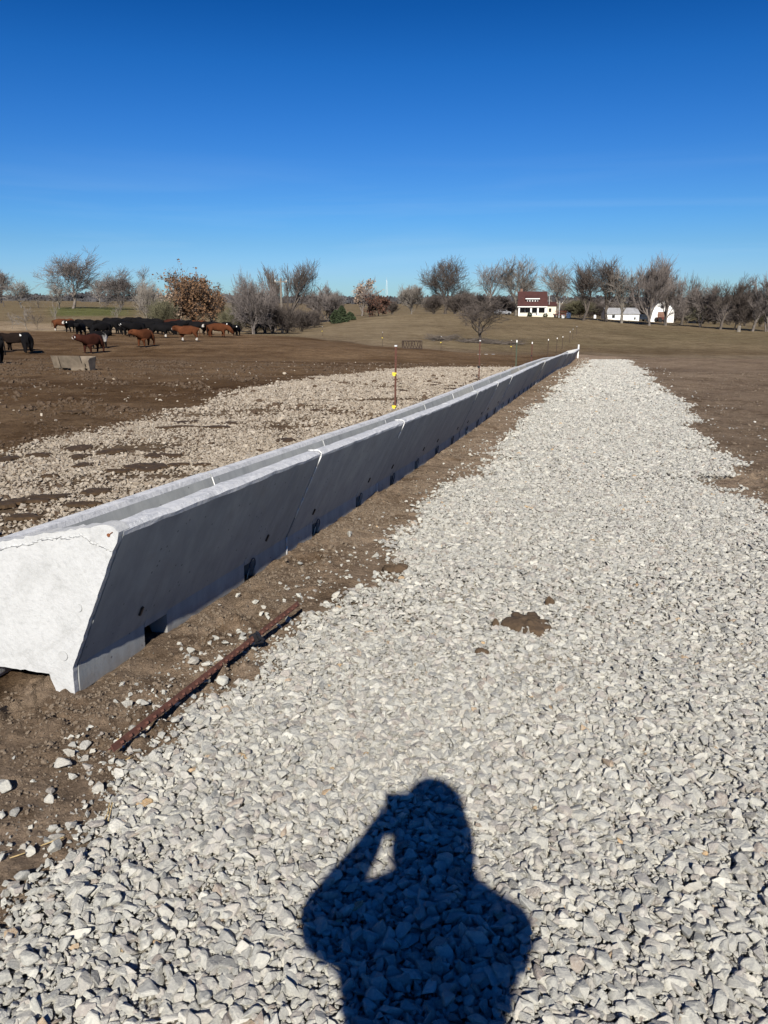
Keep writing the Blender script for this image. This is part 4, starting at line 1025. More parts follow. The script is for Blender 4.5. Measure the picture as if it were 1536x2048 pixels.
# creek line
T(505, 668, 556, 78, 'wide forked bare tree at the left end of the creek thicket', 31, 'grey', stems=3, fork=.3, spread=.6)
T(530, 667, 575, 60, 'bare tree in the middle of the creek thicket', 32, 'grey', stems=3, fork=.15)
T(571, 655, 528, 62, 'tallest bare tree of the creek, rounded crown behind the utility pole', 33, 'dark', fork=.3, spread=.5, up=.45, lean=(.08, 0))
T(550, 660, 540, 44, 'slim bare tree just left of the utility pole', 34, 'dark', fork=.3, spread=.42, up=.4)
for i, (px, pb, pt, wp) in enumerate(((482, 664, 598, 50), (512, 667, 612, 46), (545, 668, 606, 50), (575, 668, 612, 46), (604, 664, 616, 50), (628, 655, 622, 30), (458, 662, 622, 34))):
    T(px, pb, pt, wp, ['olive brush in front of the wide forked tree', 'low brush between the creek trunks, left', 'dark brush at the foot of the creek trees', 'dark brush at the foot of the utility pole', 'rounded thicket right of the tallest creek tree', 'low brush on the creek bank beside the pasture edge', 'low pale brush right behind the last black cow'][i],
      40 + i, 'olive' if i in (0, 6) else 'dark', 'brush', 'bush', stems=9, fork=.05, spread=.6, depth=3, kids=(5, 5, 4), r0=.016)
T(655, 643, 576, 66, 'rounded bare tree at the pasture edge left of the cedar', 50, 'grey', stems=4, fork=.15, spread=.5)
T(724, 631, 562, 42, 'tree with pale clinging leaves left of the radio tower', 51, 'grey', 'oak_tree', leaves=('leaf_pale', 1500, .3), fork=.15, spread=.5, depth=4)
T(757, 633, 592, 44, 'small russet-leaved tree just below the radio tower', 52, 'dark', 'oak_tree', leaves=('leaf_red', 1500, .3), fork=.3, spread=.8, depth=4)
T(741, 634, 576, 40, 'small bare tree between the pale-leaved and russet-leaved trees', 53, 'grey', depth=4)
T(784, 629, 602, 24, 'scrubby bush right of the russet-leaved tree', 54, 'dark', 'brush', 'bush', stems=6, fork=.05, depth=3, kids=(5, 4, 4))
T(822, 628, 574, 42, 'small fan-shaped bare tree left of the large dark tree', 55, 'pale', stems=3, fork=.15, spread=.45, up=.35)
T(890, 628, 523, 84, 'large round-topped bare tree alone left of the farmhouse', 56, 'dark', fork=.16, spread=.6, kids=(5, 4, 4, 4, 4), up=.3)
T(868, 628, 592, 36, 'dark bush at the left foot of the large round-topped tree', 57, 'dark', 'brush', 'bush', stems=8, fork=.05, depth=3, kids=(5, 5, 4))
T(910, 629, 590, 40, 'dark bush at the right foot of the large round-topped tree', 58, 'dark', 'brush', 'bush', stems=8, fork=.05, depth=3, kids=(5, 5, 4))
for i, (px, pt, wp) in enumerate(((930, 584, 44), (950, 588, 44), (972, 594, 48), (1000, 592, 46), (1020, 600, 40))):
    T(px, 629, pt, wp, ['leftmost', 'second', 'third', 'fourth', 'rightmost'][i] + ' of the grey thickets between the round-topped tree and the farmhouse', 60 + i, 'grey' if i < 3 else 'dark', 'brush', 'bush', stems=7, fork=.1, depth=4, kids=(4, 4, 3, 3), r0=.014, depth_m=250 + 5 * i)
T(980, 629, 528, 58, 'tall slender bare tree with open crown left of the farmhouse', 66, 'grey', fork=.45, spread=.55, depth=4, depth_m=245)
T(1032, 631, 521, 78, 'tall pale bare tree with fanned limbs at the left wall of the farmhouse', 67, 'pale', fork=.22, spread=.45, up=.35, kids=(4, 4, 4, 4, 4), depth_m=246)
T(1112, 633, 533, 60, 'tall forked bare tree directly right of the farmhouse', 68, 'pale', fork=.22, spread=.5, up=.35, depth_m=240)
T(1166, 641, 527, 72, 'tall dark bare tree right of the white tank', 69, 'dark', fork=.3, spread=.5, up=.4)
T(1212, 643, 523, 70, 'tall bare tree with upright limbs at the left end of the white garage', 70, 'dark', fork=.35, spread=.45, up=.4)
T(1243, 646, 537, 62, 'bare tree with pale trunk in front of the white garage', 71, 'pale', fork=.3, spread=.5, up=.3)
T(1298, 651, 524, 62, 'tall clustered bare tree left in front of the white farm shed', 72, 'grey', stems=3, fork=.2, spread=.35, up=.4)
T(1330, 651, 531, 56, 'leaning bare tree right in front of the white farm shed', 73, 'grey', stems=2, fork=.25, spread=.5, lean=(.12, 0))
T(1362, 650, 552, 60, 'bare tree with a bent open crown right of the white farm shed', 74, 'dark', fork=.4, spread=.6, lean=(.15, 0), depth=4)
T(1400, 655, 574, 54, 'bare tree above the small white shed on the right', 75, 'grey', stems=2, fork=.3, spread=.6)
T(1440, 659, 557, 74, 'leaning bare tree with a wind-bent crown near the right edge', 76, 'dark', fork=.25, spread=.5, lean=(.28, 0), up=.35)
T(1470, 660, 575, 56, 'short bare tree behind the stump near the right edge', 77, 'dark', stems=2, fork=.25, spread=.5, lean=(.1, 0))
T(1505, 662, 562, 66, 'pale-trunked leaning bare tree close to the right edge', 78, 'grey', fork=.2, spread=.5, lean=(.25, 0))
T(1534, 663, 556, 60, 'bare tree cut by the right picture edge', 79, 'grey', stems=2, fork=.25, spread=.5)
low = [(1060, 604, 46, 300), (1090, 602, 40, 300), (1140, 606, 44, 262), (1160, 600, 50, 255), (1190, 606, 50, 262), (1216, 600, 44, 275), (1275, 604, 46, 270), (1262, 608, 40, 280), (1312, 600, 46, 285), (1352, 606, 44, 262), (1376, 610, 44, 262),
       (1408, 608, 48, 255), (1432, 612, 44, 250), (1462, 608, 52, 245), (1492, 606, 52, 245), (1524, 604, 52, 245), (1180, 590, 50, 300), (1335, 588, 50, 305), (1480, 590, 60, 290), (1420, 598, 50, 290)]
LOW_AT = ['left of the farmhouse, low and dark', 'between the farmhouse roof and the chimney tree', 'left of the white tank', 'behind the white tank', 'right of the white tank', 'over the left end of the white garage', 'right end of the white garage', 'between garage roof and pickup', 'behind the dark pickup', 'right of the tall farm shed', 'between the farm shed and the tiny shed', 'behind the tiny white shed', 'right of the tiny white shed', 'under the wind-bent leaning tree', 'behind the tree stump', 'at the right picture edge, low', 'behind the tall tree left of the garage', 'rising behind the farm shed roof', 'rising behind the leaning right-hand trees', 'rising above the tiny white shed']
for i, (px, pt, wp, dm) in enumerate(low):
    T(px, 650, pt, wp, 'leafless brush ' + LOW_AT[i], 90 + i, ['dark', 'grey', 'dark', 'olive'][i % 4], 'brush', 'bush', stems=8, fork=.06, depth=4, kids=(4, 4, 3, 2), r0=.012, depth_m=dm, group='thicket behind the farmyard')
# the small tree on the pasture by the branch row
T(960, 685, 592, 92, 'small wide-crowned bare tree on the pasture above the second post', 120, 'dark', fork=.34, spread=.66, up=.34, depth=5, kids=(4, 4, 4, 3, 2), lean=(.08, 0), r0=.038, tw=1.3)
# cedar
def cedar(px, pyb, pyt, wpx, label, seed):
    p = hit(px, pyb); H, W = metres(pyb - pyt, p.y), metres(wpx, p.y); r = np.random.default_rng(seed); root = empty('cedar_tree', p)
    b = MB(); b.tube((0, 0, -.1), (0, 0, H * .9), .12, .03, 7); b.build('trunk', M['bark_dark'], root)
    n = 3600; z = r.random(n); rad = (1 - z) ** .6 * W / 2 * np.sqrt(r.random(n)); a = r.random(n) * 6.283; e = 1 + .35 * fbm(np.cos(a) * 2, z * 4, 3, seed)
    C = np.stack([rad * e * np.cos(a), rad * e * np.sin(a), (.05 + .95 * z) * H], -1)
    link('crown', leaves_mesh(C, n, .22, r, .1), M['cedar_green'], root); tag(root, label, 'tree')
cedar(684, 644, 614, 30, 'dark green cedar at the right foot of the rounded bare tree', 5)
cedar(672, 646, 622, 26, 'low dark cedar merging into the taller cedar on its left', 6)
cedar(700, 640, 626, 26, 'lowest dark cedar right of the taller cedar', 7)

# ------------------------------------------------------------------ buildings
def house():
    p = at_depth(1064, 232); root = empty('farmhouse', (p.x, p.y, p.z), R(-9)); k = metres(1, 232)
    W = 58 * k; ze, zr = 18.5 * k, 47.5 * k; D = 8.0; zb = -.3
    b = MB(); b.prism([(-D / 2 + 2.0, zb), (-D / 2 + 2.0, ze + 1.2), (0, zr - .25), (D / 2, ze), (D / 2, zb)], -W / 2 + .35, W / 2 - .45, lambda q, t: (t, q[0], q[1])); b.build('wall', M['white_paint'], root)
    rf = MB(); rf.prism([(-D / 2 - .35, ze - .12), (-D / 2 - .35, ze + .10), (0, zr), (D / 2 + .35, ze + .1), (D / 2 + .35, ze - .1), (0, zr - .2)], -W / 2, W / 2, lambda q, t: (t, q[0], q[1])); roof = rf.build('roof', M['roof_red'], root)
    b = MB(); b.box((-W / 2 + 1.0, .6, zr + .1), (.7, .7, 1.3)); b.build('chimney', M['brick_dark'], roof)
    b = MB(); b.box((0, -D / 2 - .40, ze - .06), (W, .12, .26)); b.build('fascia', M['white_paint'], roof)
    # shed dormer
    dz0, dz1 = 26.5 * k, 33 * k; y0 = -D / 2 + (dz0 - ze) / (zr - ze) * (D / 2) ; dw = 21 * k
    dr = MB(); dr.box((0, y0 + .9, (dz0 + dz1) / 2 - .1), (dw, 1.9, dz1 - dz0 + .3)); dm = dr.build('dormer', M['white_paint'], root)
    b = MB(); b.prism([(y0 - .45, dz1 - .05), (y0 - .45, dz1 + .16), (y0 + 3.0, dz1 + 1.5), (y0 + 3.0, dz1 + 1.2)], -dw / 2 - .5, dw / 2 + .5, lambda q, t: (t, q[0], q[1])); b.build('dormer_roof', M['roof_red'], dm)
    b = MB(); b.box((0, y0 - .47, dz1 + .06), (dw + 1.0, .06, .26)); b.build('fascia', M['white_paint'], dm)
    for i in range(4): b = MB(); b.box((-dw / 2 + dw * (i + .5) / 4, y0 - .06, (dz0 + dz1) / 2 - .05), (dw / 4 * .62, .06, (dz1 - dz0) * .62)); b.build('window', M['glass_dark'], dm)
    # porch: floor, rail wall, posts
    b = MB(); b.box((0, -D / 2 + .9, .1), (W - .8, 2.2, .5)); b.build('porch_floor', M['cream_paint'], root)
    for i, fx in enumerate((-.44, -.04, .19, .44)): b = MB(); b.box((W * fx, -D / 2 + .02, ze / 2), (.42, .34, ze - .2)); b.build('porch_post', M['white_paint'], root)
    for a_, c_ in ((-.44, -.04), (.19, .44)):
        b = MB(); b.box((W * (a_ + c_) / 2, -D / 2 + .05, .55), (W * (c_ - a_) - .4, .2, .75)); b.build('porch_wall', M['cream_paint'], root)
    for fx, ww in ((-.33, .17), (-.15, .15), (.08, .15), (.32, .2)):
        f_ = MB(); f_.box((W * fx, -D / 2 + 1.96, 1.75), (W * ww + .2, .08, 1.6)); fo = f_.build('window', M['white_paint'], root)
        b = MB(); b.box((W * fx, -D / 2 + 1.90, 1.75), (W * ww, .06, 1.4)); b.build('pane', M['glass_dark'], fo)
    # side extension
    ex = MB(); ex.box((W / 2 + 1.15, .5, 1.35), (2.9, 4.5, 3.2)); e_ = ex.build('extension', M['cream_paint'], root)
    b = MB(); b.prism([(-2.1, 2.9), (.5, 4.0), (3.1, 2.9)], W / 2 + .05, W / 2 + 2.9, lambda q, t: (t, q[0], q[1])); b.build('extension_roof', M['roof_red'], e_)
    b = MB(); b.box((W / 2 + .9, -1.78, 1.7), (.7, .08, 1.0)); b.build('window', M['glass_dark'], e_)
    # red deck
    dk = MB(); dk.box((W / 2 + 4.0, -1.8, .45), (3.6, 3, .2)); d_ = dk.build('deck', M['deck_red'], root)
    for i in range(12): b = MB(); b.box((W / 2 + 2.3 + i * .31, -3.32, .95), (.08, .06, .9)); b.build('baluster', M['deck_red'], d_)
    b = MB(); b.box((W / 2 + 4.0, -3.3, 1.46), (3.7, .1, .12)); b.build('rail', M['deck_red'], d_)
    tag(root, 'farmhouse with dark red roof, white dormer and white porch posts on the rise', 'house')
    # shrubs at the porch
    for i, (dx, lb) in enumerate(((-.17, 'dark round shrub in front of the farmhouse porch, left'), (.36, 'dark round shrub in front of the farmhouse porch, right'))):
        r = np.random.default_rng(i); n = 260; v = r.normal(size=(n, 3)); v /= np.linalg.norm(v, axis=1, keepdims=True); C = v * np.array([.6, .6, .5]) + np.array([0, 0, .45])
        q = p + Vector((W * dx, -D / 2 - .9, 0)); o = link('shrub', leaves_mesh(C, n, .16, r, .05), M['cedar_green'], None, (q.x, q.y, ground_z(q.x, q.y))); tag(o, lb, 'shrub')
house()

def barn(px, depth_m, wpx, eave_px, ridge_px, label, gable=False, rz=0.0, name='garage', doors=2):
    p = at_depth(px, depth_m); k = metres(1, depth_m); W = wpx * k; ze, zr = eave_px * k, ridge_px * k; D = 7 if not gable else 10
    root = empty(name, (p.x, p.y, p.z - .1), rz)
    if gable:
        out = [(-W / 2, -.3), (-W / 2, ze), (-W * .28, ze + (zr - ze) * .6), (0, zr), (W * .28, ze + (zr - ze) * .6), (W / 2, ze), (W / 2, -.3)]
        b = MB(); b.prism(out, -D / 2, D / 2, lambda q, t: (q[0], t, q[1])); b.build('wall', M['white_paint'], root)
        ro = [(-W / 2 - .3, ze - .1), (-W * .28, ze + (zr - ze) * .6 + .12), (0, zr + .15), (W * .28, ze + (zr - ze) * .6 + .12), (W / 2 + .3, ze - .1), (W / 2 + .3, ze - .0), (W * .28, ze + (zr - ze) * .6 + .25), (0, zr + .30), (-W * .28, ze + (zr - ze) * .6 + .25), (-W / 2 - .3, ze)]
        b = MB(); b.prism(ro, -D / 2 - .2, D / 2 + .2, lambda q, t: (q[0], t, q[1])); b.build('roof', M['roof_grey'], root)
        b = MB(); b.box((0, -D / 2 - .03, 1.7), (W * .34, .1, 3.4)); b.build('door', M['brick_dark'], root)
        b = MB(); b.box((0, -D / 2 - .03, zr * .72), (1.0, .08, 1.0)); b.build('window', M['glass_dark'], root)
    else:
        b = MB(); b.prism([(-D / 2, -.3), (-D / 2, ze), (0, zr - .12), (D / 2, ze), (D / 2, -.3)], -W / 2, W / 2, lambda q, t: (t, q[0], q[1])); b.build('wall', M['white_paint'], root)
        b = MB(); b.prism([(-D / 2 - .3, ze - .1), (-D / 2 - .3, ze + .05), (0, zr), (D / 2 + .3, ze + .05), (D / 2 + .3, ze - .1), (0, zr - .1)], -W / 2 - .2, W / 2 + .2, lambda q, t: (t, q[0], q[1])); b.build('roof', M['roof_grey'], root)
        for i in range(doors):
            b = MB(); b.box((W * (.28 - .34 * i), -D / 2 - .03, ze * .42), (W * .24, .08, ze * .78)); d_ = b.build('garage_door', M['white_plastic'], root)
            for j in range(4): b = MB(); b.box((W * (.28 - .34 * i), -D / 2 - .085, ze * (.12 + .18 * j)), (W * .23, .03, .04)); b.build('panel_line', M['roof_grey'], d_)
        b = MB(); b.box((-W * .3, -D / 2 - .03, ze * .6), (.9, .08, .9)); b.build('window', M['glass_dark'], root)
    tag(root, label, 'garage' if not gable else 'shed')
barn(1241, 252, 64, 12.5, 24, 'long white garage with grey roof behind bare trunks')
barn(1321, 262, 46, 22, 42, 'tall white farm shed with stepped gable half hidden by trees', gable=True, name='farm_shed', rz=R(-12))
barn(1395, 262, 15, 4.5, 6.5, 'tiny white shed at the right, beside dark tyres', name='small_shed', doors=1)

# silver car, dark pickup, red tractor, tank, poles, tower
def car(px, dm, mat, label, rz=0.0, sc=1.0, pickup=False):
    p = at_depth(px, dm); root = empty('parked_car' if not pickup else 'pickup_truck', (p.x, p.y, p.z), rz); root.scale = (sc,) * 3
    if pickup: body = [(-2.5, .45), (-2.5, 1.05), (-.4, 1.08), (-.1, 1.75), (1.0, 1.75), (1.5, 1.15), (2.5, 1.0), (2.55, .45)]
    else: body = [(-2.2, .4), (-2.25, .9), (-1.7, 1.0), (-1.1, 1.45), (.4, 1.47), (1.1, 1.0), (2.1, .85), (2.2, .4)]
    b = MB(); b.prism(body, -.85, .85, lambda q, t: (q[0], t, q[1])); b.build('body', M[mat], root)
    win = [(-1.0, 1.05), (-.85, 1.38), (.3, 1.40), (.85, 1.03)] if not pickup else [(-.15, 1.12), (.05, 1.65), (.92, 1.65), (1.25, 1.14)]
    b = MB(); b.prism(win, -.87, .87, lambda q, t: (q[0], t, q[1])); b.build('window', M['glass_dark'], root)
    for x in (-1.45, 1.45):
        for y in (-.8, .8): b = MB(); b.tube((x, y - .1, .36), (x, y + .1, .36), .36, n=14); b.build('wheel', M['tyre'], root)
    tag(root, label, 'pickup' if pickup else 'car')
car(1006, 240, 'car_silver', 'silver car parked behind the small bare tree, left of the farmhouse', R(20), 1.1)
car(1283, 250, 'car_dark', 'dark pickup parked between the white garage and the farm shed', R(15), 1.15, True)
def tractor(px, dm, label):
    p = at_depth(px, dm); root = empty('tractor', (p.x, p.y, p.z), R(25))
    b = MB(); b.box((.6, 0, 1.2), (1.8, .7, .7)); b.box((-.5, 0, .95), (.8, .6, .5)); b.tube((.9, .1, 1.5), (.9, .1, 2.3), .05); b.build('body', M['deck_red'], root)
    b = MB(); b.box((-.7, 0, 2.2), (1.3, 1.2, .1)); 
    for x in (-1.2, -.2): 
        for y in (-.5, .5): b.tube((x, y, 1.1), (x, y, 2.2), .04)
    b.build('cab', M['deck_red'], root)
    for x, r0, y in ((-.7, .75, .75), (-.7, .75, -.75), (1.2, .45, .6), (1.2, .45, -.6)): b = MB(); b.tube((x, y - .17, r0), (x, y + .17, r0), r0, n=16); b.build('wheel', M['tyre'], root)
    tag(root, label, 'tractor')
tractor(1322, 246, 'dark red farm tractor in the shed doorway between leaning trunks')
p = at_depth(1138, 220); root = empty('white_tank', p); b = MB(); b.tube((0, 0, .1), (0, 0, 1.35), .62, n=16); b.tube((0, 0, 1.351), (0, 0, 1.55), .62, .25, 16); b.build('tank_body', M['white_plastic'], root); b = MB(); b.tube((-.3, 0, 1.5), (-.3, 0, 1.95), .05); b.build('pipe', M['galvanised'], root); tag(root, 'upright white tank on the grass right of the farmhouse deck', 'tank')
p = at_depth(1127, 220); root = empty('white_box', p); b = MB(); b.box((0, 0, .4), (.8, .6, .8)); b.build('box_body', M['white_paint'], root); b = MB(); b.box((0, 0, .84), (.9, .7, .07)); b.build('lid', M['white_plastic'], root); tag(root, 'small white box on the grass just left of the white tank', 'box')
p = at_depth(1191, 240); root = empty('white_drum', p); b = MB(); b.tube((0, 0, .0), (0, 0, .9), .4, n=12); b.build('drum_body', M['white_plastic'], root); b = MB(); b.tube((0, 0, .901), (0, 0, 1.05), .3, .2, 12); b.build('lid', M['white_paint'], root); tag(root, 'white drum under dark trees left of the white garage', 'drum')
def pole(px, pyb, pyt, r0, mat, label, arm=True, dm=None, lean=0.0):
    p = hit(px, pyb) if dm is None else at_depth(px, dm); H = metres(img_xy(p.x, p.y, p.z)[1] - pyt, p.y); root = empty('utility_pole', (p.x, p.y, p.z)); root.rotation_euler.y = lean
    b = MB(); b.tube((0, 0, -.2), (0, 0, H), r0, r0 * .7, 9); b.build('pole', M[mat], root)
    if arm:
        b = MB(); b.box((0, 0, H - .5), (1.8, .1, .12)); b.build('crossarm', M['wood_grey'], root)
        for x in (-.8, .8): b = MB(); b.tube((x, 0, H - .44), (x, 0, H - .2), .05); b.build('insulator', M['white_plastic'], root)
    tag(root, label, 'utility pole')
pole(563, 640, 560, .19, 'bark_pale', 'pale utility pole rising in front of the tallest creek tree', True, 116)
pole(1119, 634, 604, .12, 'galvanised', 'short grey utility pole right of the farmhouse', True, 225)
pole(1098, 634, 590, .10, 'galvanised', 'thin flagpole-like pole between farmhouse and forked tree', False, 230)
def tower(px, dm, pyt):
    p = at_depth(px, dm); H = metres(605 - pyt, dm); root = empty('radio_tower', p)
    b = MB(); w0 = 2.4
    for k in range(3):
        a = 2.094 * k; b.tube((w0 * math.cos(a), w0 * math.sin(a), 0), (w0 * .3 * math.cos(a), w0 * .3 * math.sin(a), H), .14, .1, 4)
    b.build('mast_leg', M['white_paint'], root)
    b = MB(); n = 16
    for i in range(n):
        for k in range(3):
            a, a2 = 2.094 * k, 2.094 * (k + 1); f0, f1 = w0 * (1 - .7 * i / n), w0 * (1 - .7 * (i + 1) / n)
            b.tube((f0 * math.cos(a), f0 * math.sin(a), H * i / n), (f1 * math.cos(a2), f1 * math.sin(a2), H * (i + 1) / n), .07, n=4)
    b.build('lattice', M['galvanised'], root); b = MB(); b.tube((0, 0, H), (0, 0, H + 4), .15, .08, 5); b.build('antenna', M['galvanised'], root)
    tag(root, 'thin pale radio tower standing on the horizon', 'tower')
tower(773, 1300, 562)
# creek culvert boards glimpsed left of the thicket: two pale blocks, a stump, a green tub
p = hit(1477, 663); b = MB(); b.tube((0, 0, -.1), (.05, 0, 1.3), .45, .36, 10); o = b.build('tree_stump', M['bark_pale'], None, p); tag(o, 'pale tree stump between leaning trees near the right edge', 'stump')

# ------------------------------------------------------------------ cattle
def skin_mesh(name, verts, edges, radii, sub=1, root=0):
    me = bpy.data.meshes.new(name); me.from_pydata(verts, edges, []); o = bpy.data.objects.new(name, me); COL.objects.link(o)
    sk = o.modifiers.new('s', 'SKIN'); sk.use_smooth_shade = True
    for i, r_ in enumerate(radii):
        v = me.skin_vertices[0].data[i]; v.radius = (r_, r_) if not isinstance(r_, tuple) else r_; v.use_root = (i == root)
    if sub: sb = o.modifiers.new('u', 'SUBSURF'); sb.levels = sub; sb.render_levels = sub
    dg = bpy.context.evaluated_depsgraph_get(); out = bpy.data.meshes.new_from_object(o.evaluated_get(dg)); out.name = name
    bpy.data.objects.remove(o, do_unlink=True); bpy.data.meshes.remove(me)
    out.polygons.foreach_set('use_smooth', [True] * len(out.polygons)); return out

def cow_mesh(pose):
    V = [(0, 0, .93)]; E = []; Rd = [(.36, .385)]
    def add(p, r_, par): V.append(p); Rd.append(r_); E.append((par, len(V) - 1)); return len(V) - 1
    hip = add((-.42, 0, .97), (.35, .37), 0); rump = add((-.78, 0, 1.02), .30, hip)
    sh_ = add((.42, 0, .95), (.34, .38), 0); chest = add((.68, 0, .96), .31, sh_)
    if pose == 'up': nk, hd, mz = (.92, .0, 1.12), (1.10, .02, 1.20), (1.34, .03, .93)
    elif pose == 'turn': nk, hd, mz = (.92, -.14, 1.08), (1.05, -.32, 1.20), (1.16, -.60, 1.00)
    else: nk, hd, mz = (1.02, 0, .86), (1.26, 0, .62), (1.42, 0, .28)
    n1 = add(nk, .28, chest); h1 = add(hd, .20, n1); m1 = add(mz, .135, h1)
    e = Vector(mz) - Vector(hd); sd = Vector((-e.y, e.x, 0)).normalized()
    for s_ in (-1, 1): q = Vector(hd) + sd * s_ * .30 + Vector((-.04, 0, .03)); add(tuple(q), .035, h1)
    for s_, st_ in ((-1, .06), (1, -.07)):
        a = add((.46, s_ * .19, .60), .15, sh_); b_ = add((.47 + st_, s_ * .19, .34), .085, a); c_ = add((.46 + st_ * 1.5, s_ * .19, .05), .058, b_)
        a = add((-.66, s_ * .20, .70), .20, rump); b_ = add((-.80 + st_, s_ * .19, .40), .09, a); c_ = add((-.74 + st_ * 1.5, s_ * .19, .05), .060, b_)
    t1 = add((-1.04, 0, 1.10), .035, rump); t2 = add((-1.08, .02, .7), .028, t1); add((-1.07, .03, .42), .045, t2)
    return skin_mesh('cow_body', V, E, Rd, 1), Vector(hd), Vector(mz)
CM = {k: cow_mesh(k) for k in ('up', 'turn', 'down')}
def cow_color(me, hd, mz, base, white, seed):
    me = me.copy(); n = len(me.vertices); co = np.zeros(n * 3); me.vertices.foreach_get('co', co); co = co.reshape(-1, 3); C = np.zeros((n, 4)); C[:, :3] = base; C[:, 3] = 1
    r = np.random.default_rng(seed); C[:, :3] *= (1 + .5 * fbm(co[:, 0] * 2 + seed, co[:, 2] * 2, 3, seed))[:, None]
    if 'face' in white:
        d = np.minimum(np.linalg.norm(co - np.array(hd.lerp(mz, .35)), axis=1), np.linalg.norm(co - np.array(mz), axis=1)); m_ = d < .165; C[m_, :3] = (.50, .46, .41)
    if 'belly' in white: m_ = (co[:, 2] < .86 + .15 * fbm(co[:, 0] * 3, co[:, 1] * 3, 2, seed)) & (co[:, 2] > .5) & (np.abs(co[:, 0]) < .7); C[m_, :3] = (.60, .57, .52)
    if 'legs' in white: m_ = co[:, 2] < .3; C[m_, :3] = (.5, .47, .42)
    a = me.color_attributes.new('hide', 'FLOAT_COLOR', 'POINT'); a.data.foreach_set('color', C.astype(np.float32).ravel()); me.materials.clear(); me.materials.append(M['cow_hide']); return me
BLK, RED, ORG, BRN = (.006, .0055, .006), (.040, .013, .008), (.080, .028, .012), (.014, .009, .007)
tagm = MB(); tagm.box((0, 0, 0), (.02, .09, .10)); tag_me = tagm.mesh('ear_tag'); tag_me.materials.append(M['white_plastic'])
COWS = [ # px, feet y, facing degrees (0 right, 90 away, 180 left, 270 to camera), pose, colour, white, size, label
    (-14, 704, 160, 'up', BLK, '', 1.0, 'black cow almost cut off by the left picture edge'),
    (-26, 727, 170, 'up', BLK, '', 1.0, 'black cow outside the left edge whose shadow lies on the mud'),
    (34, 701, 205, 'up', BRN, '', 1.0, 'dark brown cow looking left in front of the mud edge'),
    (57, 706, 118, 'up', BLK, '', 1.08, 'black cow seen from behind with a white ear tag, beside the dark brown cow'),
    (186, 706, 248, 'turn', RED, 'face', 1.05, 'red brown cow with white face nearest the old concrete trough'),
    (198, 696, 60, 'up', BLK, 'belly', 1.0, 'black cow with white belly just behind the nearest red brown cow'),
    (125, 662, 0, 'up', ORG, 'legs', 1.1, 'orange red cow at the left end of the herd'),
    (143, 665, 255, 'up', BLK, 'face', 1.05, 'black cow with white face beside the leftmost orange red cow'),
    (162, 673, 275, 'up', BLK, '', 1.05, 'all black cow facing the camera left in the herd'),
    (190, 668, 178, 'up', BLK, '', 1.1, 'black cow standing broadside behind the nearest two cows'),
    (218, 668, 200, 'up', BLK, '', 1.15, 'black cow standing broadside left of the one with a white blaze'),
    (243, 666, 250, 'turn', BLK, 'face', 1.1, 'black cow with white blaze in the middle of the herd'),
    (232, 660, 180, 'up', BLK, '', 1.15, 'black cow in the back row above the middle of the herd'),
    (262, 660, 0, 'up', BLK, '', 1.2, 'black cow in the back row with a raised back'),
    (272, 674, 235, 'turn', BLK, 'face', 1.15, 'black cow with pale muzzle walking towards the camera'),
    (291, 693, 252, 'turn', ORG, '', 1.05, 'orange red cow standing in front of the herd with its head towards the camera'),
    (300, 668, 185, 'up', BLK, '', 1.1, 'black cow directly behind the front orange red cow'),
    (322, 675, 0, 'down', BLK, 'legs', 1.05, 'black cow with lowered head left of the white-faced red cow'),
    (344, 660, 350, 'up', RED, 'face', 1.1, 'red cow with white face in the back row under the oak'),
    (376, 682, 178, 'up', ORG, 'face legs', 1.05, 'red cow with white face standing broadside before the oak'),
    (352, 668, 20, 'up', BLK, '', 1.1, 'black cow behind the head of the broadside red cow'),
    (392, 668, 180, 'up', BLK, '', 1.1, 'black cow behind the broadside red cow'),
    (402, 661, 180, 'up', ORG, '', 1.1, 'pale orange cow in the back row below the brown oak leaves'),
    (415, 671, 262, 'up', BRN, 'face', 1.0, 'dark brown cow facing the camera right of the broadside red cow'),
    (437, 674, 12, 'down', ORG, '', 1.1, 'orange brown cow broadside near the right end of the herd'),
    (456, 668, 262, 'up', BLK, 'tag', 1.1, 'black cow with white forehead tag, second from the right end'),
    (176, 664, 175, 'up', BLK, '', 1.1, 'black cow in the back row between the all black cow and the broadside one'),
    (206, 672, 240, 'down', BLK, '', 1.05, 'black cow with lowered head in front of the left half of the herd'),
    (252, 671, 300, 'up', BLK, '', 1.1, 'black cow turned right beside the blazed one'),
    (285, 662, 190, 'up', BLK, '', 1.15, 'black cow in the back row left of the dark oak bush'),
    (312, 662, 160, 'up', BLK, '', 1.15, 'black cow in the back row right behind the lowered head'),
    (336, 670, 215, 'turn', BLK, '', 1.05, 'black cow turned towards the camera left of the broadside red cow'),
    (364, 664, 350, 'up', BLK, '', 1.1, 'black cow in the back row below the left oak leaves'),
    (425, 664, 185, 'up', BLK, '', 1.1, 'black cow behind the orange brown one near the right end'),
    (473, 672, 268, 'up', BLK, 'tag', .95, 'small black cow at the right end of the herd')]
for i, (px, py, fd, pose, colr, white, sc, lb) in enumerate(COWS):
    p = hit(px, py); me0, hd, mz = CM[pose]; me = cow_color(me0, hd, mz, colr, white, i)
    s_ = sc * 1.0; o = link('cow', me, None, None, (p.x, p.y, p.z - .02)); o.scale = (s_,) * 3; o.rotation_euler = (0, 0, R(fd))
    tag(o, lb, 'cow', 'cattle standing in the mud lot')
    if i in (3, 4, 7, 14, 25, 34, 11):
        e = mz - hd; sd = Vector((-e.y, e.x, 0)).normalized(); t_ = link('ear_tag', tag_me, None, o, hd + sd * .27 + Vector((-.02, 0, -.06))); t_.rotation_euler = (0, 0, math.atan2(e.y, e.x)); t_.scale = (1.3,) * 3

